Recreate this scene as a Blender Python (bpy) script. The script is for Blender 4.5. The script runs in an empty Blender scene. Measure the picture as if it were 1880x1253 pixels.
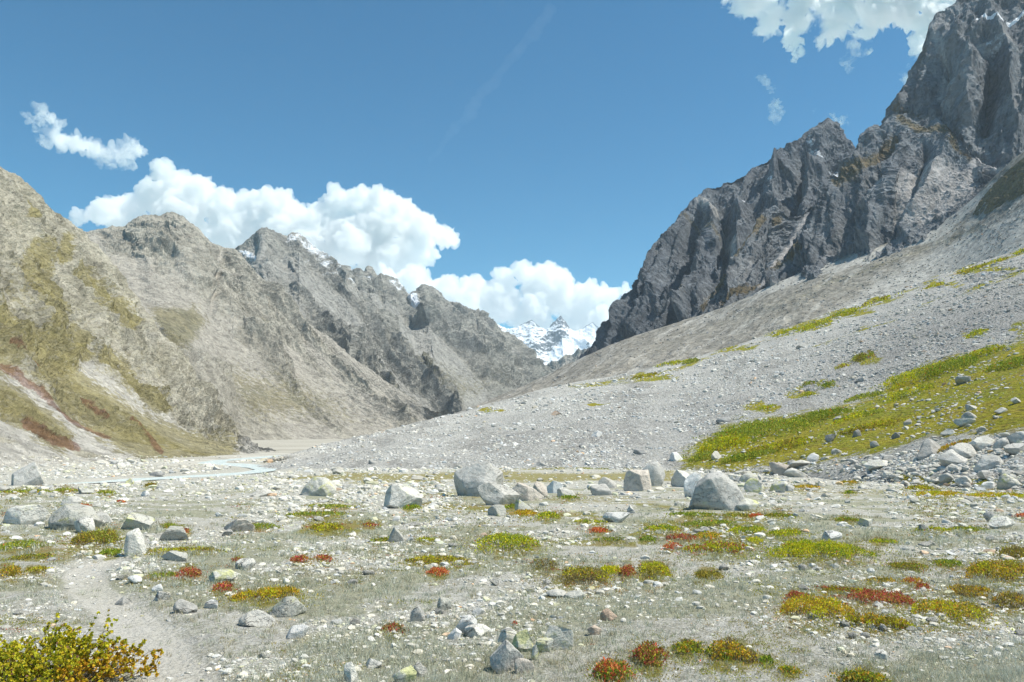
import bpy, math, random
import numpy as np
from mathutils import Vector, Matrix, Euler

rng = np.random.default_rng(7)
random.seed(7)
scene = bpy.context.scene
COL = scene.collection

# ------------------------------------------------------------------ camera
F = 1450.0                    # focal length in pixels of the 1880 x 1253 photograph
PITCH = math.radians(6.5)
CAMZ = 1.6
cam = bpy.data.cameras.new('camera'); cam_o = bpy.data.objects.new('camera', cam); COL.objects.link(cam_o)
cam.sensor_width = 36.0; cam.lens = F / 1880 * 36
cam.clip_start = 0.05; cam.clip_end = 60000
cam_o.location = (0, 0, CAMZ); cam_o.rotation_euler = (math.pi / 2 + PITCH, 0, 0)
scene.camera = cam_o
CP, SP = math.cos(PITCH), math.sin(PITCH)

def ray(px, py):
    a = (px - 940.0) / F; b = (626.5 - py) / F
    return np.array([a, CP - b * SP, SP + b * CP])

def at(px, py, d):
    r = ray(px, py)
    return np.array([r[0] / r[1] * d, d, CAMZ + r[2] / r[1] * d])

def project(P):
    y = P[:, 1]; z = P[:, 2] - CAMZ
    f = y * CP + z * SP; u = -y * SP + z * CP
    f = np.where(f > 0.05, f, 0.05)
    return np.stack([940 + F * P[:, 0] / f, 626.5 - F * u / f], 1)

# ------------------------------------------------------------------ noise
_perm = np.random.default_rng(3).permutation(256)
_perm = np.concatenate([_perm, _perm, _perm])
_g = np.random.default_rng(4).normal(size=(256, 3)); _g /= np.linalg.norm(_g, axis=1)[:, None]

def perlin(P):
    P = np.asarray(P, float)
    I = np.floor(P).astype(np.int64); Fr = P - I; I &= 255
    w = Fr * Fr * Fr * (Fr * (Fr * 6 - 15) + 10)
    out = np.zeros(len(P))
    for dx in (0, 1):
        wx = w[:, 0] if dx else 1 - w[:, 0]
        a = _perm[I[:, 0] + dx]
        for dy in (0, 1):
            wy = w[:, 1] if dy else 1 - w[:, 1]
            b = _perm[a + I[:, 1] + dy]
            for dz in (0, 1):
                wz = w[:, 2] if dz else 1 - w[:, 2]
                g = _g[_perm[b + I[:, 2] + dz]]
                out += wx * wy * wz * (g[:, 0] * (Fr[:, 0] - dx) + g[:, 1] * (Fr[:, 1] - dy) + g[:, 2] * (Fr[:, 2] - dz))
    return out * 1.5

def fbm(P, octaves=4, gain=0.5, lac=2.03):
    a, s, o = 1.0, 0.0, np.zeros(len(P))
    Q = np.array(P, float)
    for i in range(octaves):
        o += a * perlin(Q + 17.3 * i); s += a; a *= gain; Q = Q * lac
    return o / s

def ridged(P, octaves=4, gain=0.5, lac=2.03):
    a, s, o = 1.0, 0.0, np.zeros(len(P))
    Q = np.array(P, float); prev = 1.0
    for i in range(octaves):
        n = (1 - np.abs(perlin(Q + 11.7 * i)) * 1.6); n = np.clip(n, 0, 1) ** 2
        o += a * n * prev; prev = np.clip(n * 1.4, 0, 1); s += a; a *= gain; Q = Q * lac
    return o / s

# ------------------------------------------------------------------ masks painted as ground cover, in photograph pixels
def seg_dist(P, pts):
    d = np.full(len(P), 1e9)
    for (ax, ay), (bx, by) in zip(pts[:-1], pts[1:]):
        vx, vy = bx - ax, by - ay; L = vx * vx + vy * vy + 1e-9
        t = np.clip(((P[:, 0] - ax) * vx + (P[:, 1] - ay) * vy) / L, 0, 1)
        d = np.minimum(d, np.hypot(P[:, 0] - ax - t * vx, P[:, 1] - ay - t * vy))
    return d

def stroke(P, pts, w, feather=None):
    f = feather or w * 0.7
    return np.clip((w - seg_dist(P, pts)) / f * 0.5 + 0.5, 0, 1)

def poly(P, pts, feather=10):
    ins = np.zeros(len(P), bool); n = len(pts)
    for i in range(n):
        (ax, ay), (bx, by) = pts[i], pts[(i + 1) % n]
        c = ((ay > P[:, 1]) != (by > P[:, 1]))
        with np.errstate(divide='ignore', invalid='ignore'):
            xx = (bx - ax) * (P[:, 1] - ay) / ((by - ay) if by != ay else 1e-9) + ax
        ins ^= c & (P[:, 0] < xx)
    d = seg_dist(P, pts + [pts[0]])
    return np.clip(np.where(ins, d, -d) / feather * 0.5 + 0.5, 0, 1)

def blob(P, cx, cy, rx, ry):
    return np.clip(1.4 * (1 - np.hypot((P[:, 0] - cx) / rx, (P[:, 1] - cy) / ry)), 0, 1)

# ------------------------------------------------------------------ mesh helpers
def raw_mesh(name, V, faces_flat, nper, smooth=True):
    me = bpy.data.meshes.new(name)
    V = np.ascontiguousarray(V, dtype=np.float32); Fl = np.ascontiguousarray(faces_flat, dtype=np.int32).ravel()
    nf = len(Fl) // nper
    me.vertices.add(len(V)); me.vertices.foreach_set('co', V.ravel())
    me.loops.add(len(Fl)); me.loops.foreach_set('vertex_index', Fl)
    me.polygons.add(nf)
    me.polygons.foreach_set('loop_start', np.arange(nf, dtype=np.int32) * nper)
    me.polygons.foreach_set('use_smooth', np.full(nf, smooth, dtype=bool))
    me.update(calc_edges=True)
    return me

def attr(me, name, vals):
    a = me.attributes.new(name, 'FLOAT', 'POINT')
    a.data.foreach_set('value', np.ascontiguousarray(vals, dtype=np.float32))

def color_attr(me, name, cols):
    a = me.attributes.new(name, 'FLOAT_COLOR', 'POINT')
    c = np.ones((len(cols), 4), np.float32); c[:, :3] = cols
    a.data.foreach_set('color', c.ravel())

def link(name, me, mat=None, parent=None, loc=None):
    o = bpy.data.objects.new(name, me); COL.objects.link(o)
    if mat is not None and me is not None and len(me.materials) == 0: me.materials.append(mat)
    if parent is not None: o.parent = parent
    if loc is not None: o.location = loc
    return o

def tag(o, label=None, cat=None, group=None, kind=None):
    if label: o['label'] = label
    if cat: o['category'] = cat
    if group: o['group'] = group
    if kind: o['kind'] = kind
    return o

def grid_faces(nu, nv, wrap=False):
    i = np.arange(nv - 1)[:, None]; j = np.arange(nu if wrap else nu - 1)[None, :]
    j2 = (j + 1) % nu
    return np.stack([i * nu + j, i * nu + j2, (i + 1) * nu + j2, (i + 1) * nu + j], -1).reshape(-1, 4)

# ------------------------------------------------------------------ node helpers
class NT:
    def __init__(s, name):
        s.m = bpy.data.materials.new(name); s.m.use_nodes = True
        s.t = s.m.node_tree; s.t.nodes.clear()
        s.out = s.t.nodes.new('ShaderNodeOutputMaterial')
    def n(s, typ, **kw):
        nd = s.t.nodes.new('ShaderNode' + typ)
        for k, v in kw.items(): setattr(nd, k, v)
        return nd
    def put(s, sock, v):
        if isinstance(v, bpy.types.NodeSocket): s.t.links.new(v, sock)
        elif isinstance(v, (tuple, list)) and len(v) == 3 and sock.type == 'RGBA': sock.default_value = (*v, 1)
        else: sock.default_value = v
    def pos(s): return s.n('NewGeometry').outputs['Position']
    def objco(s): return s.n('TexCoord').outputs['Object']
    def scale(s, v, xyz):
        m = s.n('Mapping'); s.put(m.inputs['Vector'], v); m.inputs['Scale'].default_value = xyz; return m.outputs[0]
    def noise(s, vec, scale, detail=4, rough=0.55, dist=0.0, lac=2.0):
        nd = s.n('TexNoise'); s.put(nd.inputs['Vector'], vec)
        nd.inputs['Scale'].default_value = scale; nd.inputs['Detail'].default_value = detail
        nd.inputs['Roughness'].default_value = rough; nd.inputs['Distortion'].default_value = dist
        return nd.outputs['Fac']
    def vor(s, vec, scale, feature='F1', out='Distance'):
        nd = s.n('TexVoronoi', feature=feature); s.put(nd.inputs['Vector'], vec); nd.inputs['Scale'].default_value = scale
        return nd.outputs[out]
    def math(s, op, a, b=0.0, c=0.0, clamp=False):
        nd = s.n('Math', operation=op, use_clamp=clamp)
        s.put(nd.inputs[0], a); s.put(nd.inputs[1], b); s.put(nd.inputs[2], c); return nd.outputs[0]
    def mix(s, fac, a, b, blend='MIX'):
        nd = s.n('Mix', data_type='RGBA', blend_type=blend)
        s.put(nd.inputs[0], fac); s.put(nd.inputs[6], a); s.put(nd.inputs[7], b); return nd.outputs[2]
    def rng(s, v, a, b, lo=0.0, hi=1.0, smooth=True):
        nd = s.n('MapRange', interpolation_type='SMOOTHSTEP' if smooth else 'LINEAR')
        s.put(nd.inputs[0], v)
        for k, x in zip((1, 2, 3, 4), (a, b, lo, hi)): nd.inputs[k].default_value = x
        return nd.outputs[0]
    def attr(s, name, out='Fac'):
        nd = s.n('Attribute', attribute_type='GEOMETRY', attribute_name=name); return nd.outputs[out]
    def bump(s, h, dist, strength=1.0, normal=None):
        nd = s.n('Bump'); s.put(nd.inputs['Height'], h); nd.inputs['Distance'].default_value = dist
        nd.inputs['Strength'].default_value = strength
        if normal is not None: s.put(nd.inputs['Normal'], normal)
        return nd.outputs[0]
    def bsdf(s, col, rough=0.9, normal=None, spec=0.2, **kw):
        b = s.n('BsdfPrincipled'); s.put(b.inputs['Base Color'], col); s.put(b.inputs['Roughness'], rough)
        b.inputs['Specular IOR Level'].default_value = spec
        if normal is not None: s.put(b.inputs['Normal'], normal)
        for k, v in kw.items(): s.put(b.inputs[k], v)
        s.t.links.new(b.outputs[0], s.out.inputs[0]); return b

def lerp_edge(s, mask, noise, k=0.9):
    # a painted 0..1 mask broken up by noise at its edge
    v = s.math('ADD', mask, s.math('MULTIPLY', s.math('SUBTRACT', noise, 0.5), k))
    return s.rng(v, 0.38, 0.62)

def mountain_mat(name, A, B, dark, scree, veg, veg2, rust=(0.16, 0.06, 0.04), S=1.0, bump=1.0, snowfall=0.0, vegauto=0.0, streak=0.5, vegk=0.9, cell=0.3, pale=0.6, vegm=0.85):
    s = NT(name); p = s.pos()
    n1 = s.noise(p, 0.012 * S, 6, 0.6); n2 = s.noise(p, 0.06 * S, 6, 0.65); n3 = s.noise(p, 0.3 * S, 5, 0.7)
    fl = s.attr('fall', 'Vector'); st = s.noise(fl, 0.06 * S, 6, 0.62, 0.3); st2 = s.noise(fl, 0.022 * S, 5, 0.6, 0.4)    # streaks down the fall line
    base = s.mix(s.rng(n1, 0.38, 0.62), A, B)
    base = s.mix(s.math('MULTIPLY', s.rng(st, 0.5, 0.66), streak), base, dark)
    base = s.mix(s.math('MULTIPLY', s.rng(st2, 0.52, 0.66), pale), base, scree)
    base = s.mix(s.math('MULTIPLY', s.rng(n2, 0.54, 0.68), 0.3), base, dark)
    base = s.mix(s.math('MULTIPLY', s.rng(n3, 0.52, 0.66), 0.3), base, s.mix(0.5, A, (0.5, 0.48, 0.44)))
    g1 = s.n('SeparateColor'); s.put(g1.inputs[0], s.vor(p, cell, out='Color')); g2 = s.n('SeparateColor'); s.put(g2.inputs[0], s.vor(s.scale(p, (1, 1, .5)), cell * 0.37, out='Color'))
    grain = s.math('MULTIPLY_ADD', g1.outputs[0], 0.42, s.math('MULTIPLY_ADD', g2.outputs[1], 0.30, 0.64))
    nv = s.noise(p, 0.035 * S, 7, 0.7); nv2 = s.noise(p, 0.15 * S, 6, 0.7)
    vcol = s.mix(s.rng(s.noise(p, 0.02 * S, 5, 0.6), 0.4, 0.6), veg, veg2)
    vcol = s.mix(s.math('MULTIPLY', s.rng(nv2, 0.5, 0.7), 0.5), vcol, base)
    vm = lerp_edge(s, s.math('ADD', s.attr('m_veg'), vegauto), nv2, vegk)
    scol = s.mix(s.rng(nv2, 0.35, 0.65), scree, s.mix(0.35, scree, base))
    sm = lerp_edge(s, s.attr('m_scree'), nv2, 0.6)
    c = s.mix(sm, base, scol)
    c = s.mix(s.math('MULTIPLY', vm, vegm), c, vcol)
    c = s.mix(s.math('MULTIPLY', lerp_edge(s, s.attr('m_rust'), nv2, 1.0), 0.6), c, rust)
    snow = lerp_edge(s, s.attr('m_snow'), nv, 1.3)
    c = s.mix(snow, c, (0.82, 0.85, 0.9))
    hv = s.n('HueSaturation'); s.put(hv.inputs['Color'], c); s.put(hv.inputs['Value'], s.math('ADD', s.math('MULTIPLY', grain, s.math('SUBTRACT', 1.0, s.math('MULTIPLY', snow, .7))), s.math('MULTIPLY', snow, .7))); c = hv.outputs[0]
    h = s.math('ADD', s.math('MULTIPLY', s.noise(p, 0.08 * S, 10, 0.72), 1.0), s.math('MULTIPLY', st, 0.9))
    b = s.bump(h, 6.0 * bump / S)
    b = s.bump(s.vor(p, 0.5 * S), 0.9 * bump / S, 0.7, b)
    s.bsdf(c, 0.95, b, 0.1)
    return s.m

# ------------------------------------------------------------------ terrain base heights
_gy = np.array([-4000, 0, 6, 12, 20, 40, 80, 150, 300, 600, 1000, 3000, 20000.])
_gz = np.array([0, 0, -.02, -.2, -.5, -1.5, -3.3, -5.0, -6.3, -8, -9, -12, -12.])
def g0(x, y): return np.interp(y, _gy, _gz)

def snap(px, py, dz=0.0):
    r = ray(px, py); lo, hi = 2.0, 4000.0
    for _ in range(60):
        m = (lo + hi) / 2; z = CAMZ + r[2] / r[1] * m
        if z > g0(0, m): lo = m
        else: hi = m
    p = at(px, py, lo); p[2] += dz; return p

def row(pts, n, smooth=0):
    """pixel polyline -> n world points, spaced evenly along the polyline"""
    W = np.array([at(*p) if len(p) == 3 and p[2] is not None and p[2] != 'G' else snap(p[0], p[1], -0.25) for p in pts])
    q = np.array([[p[0], p[1]] for p in pts], float)
    s = np.concatenate([[0], np.cumsum(np.hypot(*np.diff(q, axis=0).T))]); s /= s[-1]
    t = np.linspace(0, 1, n)
    R = np.stack([np.interp(t, s, W[:, k]) for k in range(3)], 1)
    if smooth:
        k = np.hanning(smooth * 2 + 3)[1:-1]; k /= k.sum()
        Rp = np.concatenate([np.repeat(R[:1], smooth, 0) * 2 - R[smooth:0:-1], R, 2 * R[-1:] - R[-2:-smooth - 2:-1]])
        R = np.stack([np.convolve(Rp[:, c], k, 'valid') for c in range(3)], 1)
    return R

def cubic_rows(Rows, vs, v):
    """pchip-like interpolation across rows"""
    R = np.array(Rows); out = np.zeros((len(v),) + R.shape[1:]); vs = np.array(vs, float)
    D = (R[1:] - R[:-1]) / (vs[1:] - vs[:-1])[:, None, None]
    T = np.zeros_like(R); T[0] = D[0]; T[-1] = D[-1]
    for i in range(1, len(R) - 1): T[i] = 0.5 * (D[i - 1] + D[i])
    for k, x in enumerate(v):
        i = min(max(np.searchsorted(vs, x) - 1, 0), len(vs) - 2); h = vs[i + 1] - vs[i]; t = (x - vs[i]) / h
        h00 = 2 * t**3 - 3 * t**2 + 1; h10 = t**3 - 2 * t**2 + t; h01 = -2 * t**3 + 3 * t**2; h11 = t**3 - t**2
        out[k] = h00 * R[i] + h10 * h * T[i] + h01 * R[i + 1] + h11 * h * T[i + 1]
    return out

def normals(G):
    du = np.gradient(G, axis=1); dv = np.gradient(G, axis=0)
    n = np.cross(du, dv); n /= np.linalg.norm(n, axis=2)[:, :, None] + 1e-9
    return n

def mountain(name, base, ridge, nu, nv, mat, p=1.2, amp=20.0, L=120.0, gul=0.5, lean=0.0, masks=None, warp=6.0, seed=0, jag=0.0, skirt=True, back=0.45, backdrop=1.5, crag=0.5, envmin=0.45, detail=6, mids=None, sink=0.0, aniso=1.0, foot=0.26, outk=0.1, flat=True, hf=0.06, ribs=(), auto=0.0, rsmooth=0):
    """a mountain face lofted from its foot to its skyline, and down the far side"""
    B = row(base, nu, 6); R = row(ridge, nu, rsmooth)
    B[:, 2] -= sink
    if skirt: B[:, 2] = np.minimum(B[:, 2], g0(0, B[:, 1]) - 1.5)
    nb = max(10, nv // 9)
    v = np.concatenate([np.linspace(0, 1, nv), 1 + np.linspace(0.03, 1, nb) ** 1.3])
    if mids:
        rows = [B] + [row(m, nu, 5) for _, m in mids] + [R]
        G1 = cubic_rows(rows, [0] + [a for a, _ in mids] + [1], v[:nv])
    else:
        vv = v[:nv, None, None]
        G1 = B[None] * (1 - vv) + R[None] * vv
        G1[:, :, 2] = B[None, :, 2] + (R - B)[None, :, 2] * v[:nv, None] ** p
    dxy = (R - B)[:, :2]; h = (R - B)[:, 2]
    dn = dxy / (np.linalg.norm(dxy, axis=1)[:, None] + 1e-6); ext = np.maximum(np.abs(h) * back * 1.6, 20)
    t = (v[nv:] - 1)[:, None]
    G2 = np.repeat(R[None], nb, 0)
    G2[:, :, :2] += dn[None] * (t * ext[None])[:, :, None]
    G2[:, :, 2] -= t * (np.abs(h)[None] * 0.9 + 15) * np.minimum(1, backdrop)
    G = np.concatenate([G1, G2]); N = normals(G)
    flip = np.mean(N[:nv, :, 2]) < 0
    if flip: N = -N
    Pw = G.reshape(-1, 3)
    env = np.clip(v / foot, 0, 1) ** 1.3 * np.where(v < 1, 1 - (1 - envmin) * np.clip((v - 0.8) / 0.2, 0, 1) ** 2, envmin)
    # gully coordinates: distance along the foot, distance up the face
    us = np.concatenate([[0], np.cumsum(np.linalg.norm(np.diff((B + R) / 2, axis=0), axis=1))])
    Lf = np.linalg.norm(R - B, axis=1).mean()
    U = np.repeat(us[None], len(v), 0); V = np.repeat((v * Lf)[:, None], nu, 1)
    wp = fbm(Pw / (L * 1.3) + seed, 3)
    Q = np.stack([(U + lean * V).ravel() / L + wp * 0.45, V.ravel() / (L * 4.5) + wp * 0.2, np.full(len(Pw), seed * 3.1)], 1)
    gl = ridged(Q, 5, 0.55) - 0.35
    cr = (ridged(Pw / (L * 0.6) + seed * 1.7, detail, 0.55) if aniso == 1 else ridged(np.stack([((U + 1.6 * lean * V).ravel() / (L * .42)) + wp * .5, V.ravel() / (L * .42 * aniso) + wp * .4, fbm(Pw / L + 3, 2)], 1), detail, 0.6)) - 0.3
    scr = np.zeros(len(Pw))
    M = {}
    if masks:
        px = project(Pw)
        wpx = np.stack([fbm(Pw / (L * 0.35) + 5.1, 4), fbm(Pw / (L * 0.35) + 9.7, 4)], 1) * warp
        M = masks(px + wpx, np.repeat(v, nu))
        if auto:      # scree gathers in the gullies and fans out towards the foot
            g2 = ridged(Q, 2, 0.5) - 0.35; vv_ = np.repeat(v, nu)
            au = np.clip((0.10 - g2 + 0.18 * (0.45 - vv_) + 0.10 * fbm(Pw / (L * .3) + 8, 4)) / 0.22, 0, 1) * np.clip((1.02 - vv_) / 0.25, 0, 1)
            M['m_scree'] = np.maximum(M.get('m_scree', 0), auto * au)
        scr = np.clip(M.get('m_scree', 0) + 0.35 * M.get('m_veg', 0) + np.zeros(len(Pw)), 0, 1)
    rough = 1 - 0.85 * scr
    ue = np.clip(np.minimum(np.linspace(0, 1, nu), np.linspace(1, 0, nu)) / 0.06, 0.1, 1)
    en2 = (env[:, None] * ue[None]).ravel()
    outc = ridged(Pw / (L * 0.22) + seed * 2.3, 4, 0.6) - 0.3
    d = amp * (gul * gl + crag * cr + outk * outc) * rough * en2
    d += amp * hf * (ridged(Pw / (L * 0.075), 4, 0.6) - 0.3) * (0.4 + 0.6 * rough) * np.repeat(np.clip(v / .05, 0, 1), nu)
    if ribs:
        rp = project(Pw) + np.stack([fbm(Pw / (L * .5) + 1.1, 4), fbm(Pw / (L * .5) + 4.7, 4)], 1) * 14
        for pts, w_, h_ in ribs:
            q = np.clip(1 - seg_dist(rp, pts) / w_, 0, 1); d += 0.62 * h_ * q ** 1.3 * en2 * np.repeat(np.where(v < 1, np.clip((1 - v) / 0.3, 0, 1) ** 0.8, 0), nu)
    Pw = Pw + N.reshape(-1, 3) * d[:, None]
    if jag:
        jz = (ridged(np.stack([us / (L * 0.35), us * 0, us * 0 + seed], 1), 5, 0.6) - 0.4) * jag
        e = np.exp(-((v - 1) / 0.05) ** 2)
        Pw[:, 2] += (e[:, None] * jz[None]).ravel()
    fc = grid_faces(nu, len(v))
    if flip: fc = fc[:, ::-1]
    me = raw_mesh(name, Pw, fc, 4, flat is False)
    for k, a in M.items(): attr(me, k, a + np.zeros(len(Pw)))
    fa = me.attributes.new('fall', 'FLOAT_VECTOR', 'POINT'); fa.data.foreach_set('vector', np.stack([(U + lean * V).ravel() + wp * L * .3, V.ravel() / 7, wp * L * 0.2 + seed * 50], 1).astype(np.float32).ravel())
    o = link(name, me, mat); tag(o, kind='structure')
    return o

# ------------------------------------------------------------------ materials of the terrain
M_left = mountain_mat('hillside', (0.41, 0.385, 0.315), (0.31, 0.29, 0.225), (0.16, 0.15, 0.115), (0.50, 0.48, 0.44), (0.235, 0.20, 0.06), (0.19, 0.165, 0.06), S=2.2, bump=0.9, cell=0.6, pale=0.3, vegk=1.5, vegm=0.72)
M_mid = mountain_mat('tan_mountain_rock', (0.37, 0.35, 0.30), (0.30, 0.282, 0.24), (0.19, 0.178, 0.15), (0.375, 0.352, 0.31), (0.19, 0.165, 0.07), (0.15, 0.14, 0.065), S=1.0, bump=1.0, cell=0.24, pale=0.35, vegk=1.3, vegm=0.7)
M_back = mountain_mat('grey_mountain_rock', (0.32, 0.31, 0.28), (0.255, 0.25, 0.225), (0.13, 0.136, 0.136), (0.335, 0.328, 0.305), (0.17, 0.15, 0.075), (0.15, 0.14, 0.07), S=0.7, bump=1.2, cell=0.13, pale=0.35, vegk=1.3, vegm=0.7)
M_cliff = mountain_mat('dark_cliff_rock', (0.215, 0.23, 0.25), (0.155, 0.168, 0.188), (0.085, 0.094, 0.11), (0.42, 0.40, 0.39), (0.17, 0.12, 0.05), (0.13, 0.10, 0.045), S=1.6, bump=1.1, streak=0.6, cell=0.22, pale=0.25)
M_peak = mountain_mat('shaded_peak_rock', (0.155, 0.172, 0.195), (0.115, 0.128, 0.15), (0.065, 0.073, 0.088), (0.36, 0.35, 0.34), (0.17, 0.13, 0.06), (0.13, 0.11, 0.05), S=1.4, bump=0.9, streak=0.5, cell=0.2, pale=0.15)  # cliff rock again, darkened: the back peak's shade is put into the colours
M_talus = mountain_mat('talus', (0.285, 0.268, 0.235), (0.23, 0.215, 0.185), (0.145, 0.135, 0.115), (0.44, 0.425, 0.39), (0.18, 0.17, 0.065), (0.165, 0.145, 0.07), S=3.0, bump=0.5, streak=0.7, cell=0.3)

def snow_material():
    s = NT('snowy_rock'); p = s.pos()
    nz = s.n('SeparateXYZ'); s.put(nz.inputs[0], s.n('NewGeometry').outputs['Normal'])
    n = s.noise(p, 0.004, 9, 0.68); n2 = s.noise(s.scale(p, (1, 1, 0.3)), 0.009, 7, 0.65)
    v = s.math('ADD', s.math('MULTIPLY', nz.outputs[2], 0.55), s.math('ADD', s.math('MULTIPLY', n, 0.7), s.math('MULTIPLY', n2, 0.5)))
    v = s.math('ADD', v, s.math('MULTIPLY', s.attr('m_snow'), 0.5))
    f = s.rng(v, 0.83, 1.0)
    rock = s.mix(s.rng(n2, 0.4, 0.6), (0.16, 0.17, 0.19), (0.09, 0.10, 0.12))
    s.bsdf(s.mix(f, rock, (0.85, 0.88, 0.93)), 0.8, s.bump(s.noise(p, 0.01, 8, 0.6), 22), 0.1)
    return s.m
M_snow = snow_material()

# ------------------------------------------------------------------ mountains, far to near
mountain('snow_mountain', [(820, 720, 7600), (940, 712, 7700), (1020, 705, 7800), (1100, 690, 7800), (1200, 680, 7600), (1320, 660, 7500)],
         [(820, 640, 9200), (860, 612, 9200), (905, 590, 9200), (935, 607, 9100), (955, 596, 9100), (975, 588, 9100), (990, 600, 9000), (1003, 606, 9000), (1030, 578, 9000), (1050, 608, 9000), (1062, 606, 9000), (1088, 592, 9000), (1100, 600, 8900), (1135, 598, 8900), (1180, 590, 8900), (1320, 560, 8800)],
         330, 200, M_snow, p=1.1, amp=95, L=700, gul=0.5, crag=0.7, seed=2, jag=30, skirt=True, back=0.6,
         masks=lambda P, v: {'m_snow': poly(P, [(1005, 655), (1040, 620), (1085, 596), (1200, 590), (1200, 640), (1110, 634), (1040, 652)], 10)})
mountain('rocky_spur', [(960, 740, 3300), (1050, 730, 3200), (1150, 700, 3100), (1300, 690, 3100)],
         [(985, 682, 4200), (1000, 672, 4200), (1020, 664, 4100), (1045, 652, 4100), (1080, 640, 4000), (1120, 632, 3900), (1160, 620, 3900), (1300, 600, 3900)],
         200, 80, M_back, p=1.1, amp=60, L=240, seed=5, jag=25, skirt=True, crag=0.8)
mountain('grey_ridge', [(640, 812, 1450), (760, 800, 1550), (850, 780, 1800), (940, 745, 2200), (1060, 715, 2600)],
         [(560, 520, 3000), (610, 500, 3000), (630, 488, 3050), (645, 498, 3050), (655, 488, 3050), (662, 500, 3050), (672, 492, 3080), (684, 491, 3100), (692, 508, 3100), (700, 506, 3100), (722, 520, 3150), (745, 545, 3200), (758, 540, 3200), (776, 521, 3250), (795, 535, 3300), (822, 560, 3300), (845, 570, 3300), (868, 573, 3350), (880, 570, 3400), (888, 577, 3400), (905, 592, 3400), (930, 615, 3450), (960, 645, 3500), (985, 668, 3550), (1012, 690, 3600), (1060, 715, 3600)],
         420, 230, M_back, p=1.05, amp=120, L=300, gul=0.95, crag=0.4, lean=0.6, aniso=3.5, outk=.06, auto=.7, seed=11, jag=30, skirt=True, warp=5, envmin=0.2,
         masks=lambda P, v: {'m_scree': np.maximum.reduce([stroke(P, [(690, 560), (730, 620), (762, 660)], 5), stroke(P, [(820, 690), (850, 720), (880, 740)], 4), stroke(P, [(880, 640), (910, 690)], 3)]),
                             'm_veg': 0.62 * poly(P, [(700, 640), (800, 640), (900, 690), (960, 700), (840, 760), (760, 720)], 50),
                             'm_snow': 1.3 * np.maximum.reduce([0.55 * stroke(P, [(690, 516), (650, 520)], 5, 9), 0.62 * blob(P, 765, 560, 18, 20), 0.6 * stroke(P, [(722, 522), (750, 552), (770, 565)], 5, 9), 0.6 * stroke(P, [(640, 500), (650, 510)], 5, 8)])})
mountain('grey_peak', [(420, 815, 1250), (560, 810, 1300), (680, 806, 1350), (790, 800, 1400), (870, 795, 1500)],
         [(395, 475, 2350), (430, 456, 2350), (455, 440, 2350), (480, 421, 2350), (490, 419, 2350), (505, 428, 2350), (528, 436, 2380), (538, 429, 2400), (550, 430, 2400), (562, 441, 2400), (580, 462, 2400), (598, 474, 2400), (620, 492, 2380), (640, 505, 2350), (668, 548, 2300), (705, 600, 2200), (762, 665, 2050), (805, 725, 1850), (845, 755, 1750)],
         430, 250, M_back, p=1.05, amp=100, L=260, gul=0.95, crag=0.4, lean=0.6, aniso=3.5, outk=.06, auto=.75, seed=7, jag=14, warp=5, envmin=0.15,
         masks=lambda P, v: {'m_scree': np.maximum.reduce([stroke(P, [(530, 470), (560, 520), (640, 600), (720, 690), (800, 760)], 7), stroke(P, [(480, 440), (470, 480), (500, 540)], 8), stroke(P, [(640, 530), (700, 610), (762, 668)], 6)]),
                             'm_veg': 0.55 * poly(P, [(640, 660), (740, 690), (800, 740), (700, 760)], 40),
                             'm_snow': 1.3 * np.maximum.reduce([0.6 * stroke(P, [(528, 444), (548, 438), (575, 462), (590, 470)], 5, 9), 0.55 * stroke(P, [(440, 458), (465, 468)], 5, 8), 0.6 * stroke(P, [(600, 482), (625, 505)], 6, 9), 0.5 * stroke(P, [(560, 450), (600, 500), (650, 520)], 8, 14)])})
mountain('tan_mountain', [(250, 838, 480), (330, 832, 560), (400, 818, 760), (440, 811, 900), (560, 808, 1000), (680, 806, 1080), (780, 800, 1150), (850, 790, 1250)],
         [(60, 420, 1500), (120, 432, 1550), (150, 426, 1600), (190, 419, 1650), (232, 415, 1700), (250, 402, 1700), (270, 396, 1720), (300, 392, 1740), (318, 387, 1750), (330, 390, 1750), (344, 399, 1750), (360, 420, 1760), (385, 446, 1780), (410, 456, 1800), (432, 462, 1800), (470, 500, 1780), (536, 567, 1720), (590, 612, 1650), (640, 650, 1580), (720, 708, 1480), (775, 745, 1400), (805, 760, 1330), (850, 785, 1280)],
         460, 290, M_mid, p=1.12, amp=75, L=210, gul=0.85, crag=0.38, lean=0.5, aniso=3.5, outk=.06, auto=.8, seed=21, jag=10, warp=9, envmin=0.15,
         masks=lambda P, v: {'m_scree': np.maximum.reduce([stroke(P, [(405, 470), (385, 540), (388, 580)], 5), 0.85 * poly(P, [(345, 640), (388, 575), (440, 600), (430, 650), (380, 655)], 24), stroke(P, [(536, 700), (600, 755), (700, 802)], 7), 0.9 * stroke(P, [(460, 480), (536, 567), (640, 655), (720, 712), (800, 766)], 13),
                                                          0.8 * poly(P, [(240, 520), (330, 480), (370, 540), (280, 590)], 30), 0.8 * stroke(P, [(170, 440), (220, 520), (260, 580)], 14), 0.7 * stroke(P, [(560, 640), (640, 720), (720, 780)], 10)]),
                             'm_veg': np.maximum.reduce([0.9 * poly(P, [(275, 562), (360, 558), (385, 590), (335, 650), (300, 645)], 26), 0.6 * poly(P, [(420, 640), (620, 700), (720, 790), (440, 800), (380, 700)], 60), 0.5 * stroke(P, [(300, 650), (360, 760), (420, 790)], 22), 0.6 * blob(P, 470, 600, 40, 24)]),
                             'm_rust': 0.35 * stroke(P, [(300, 455), (355, 450)], 8)})
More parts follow.
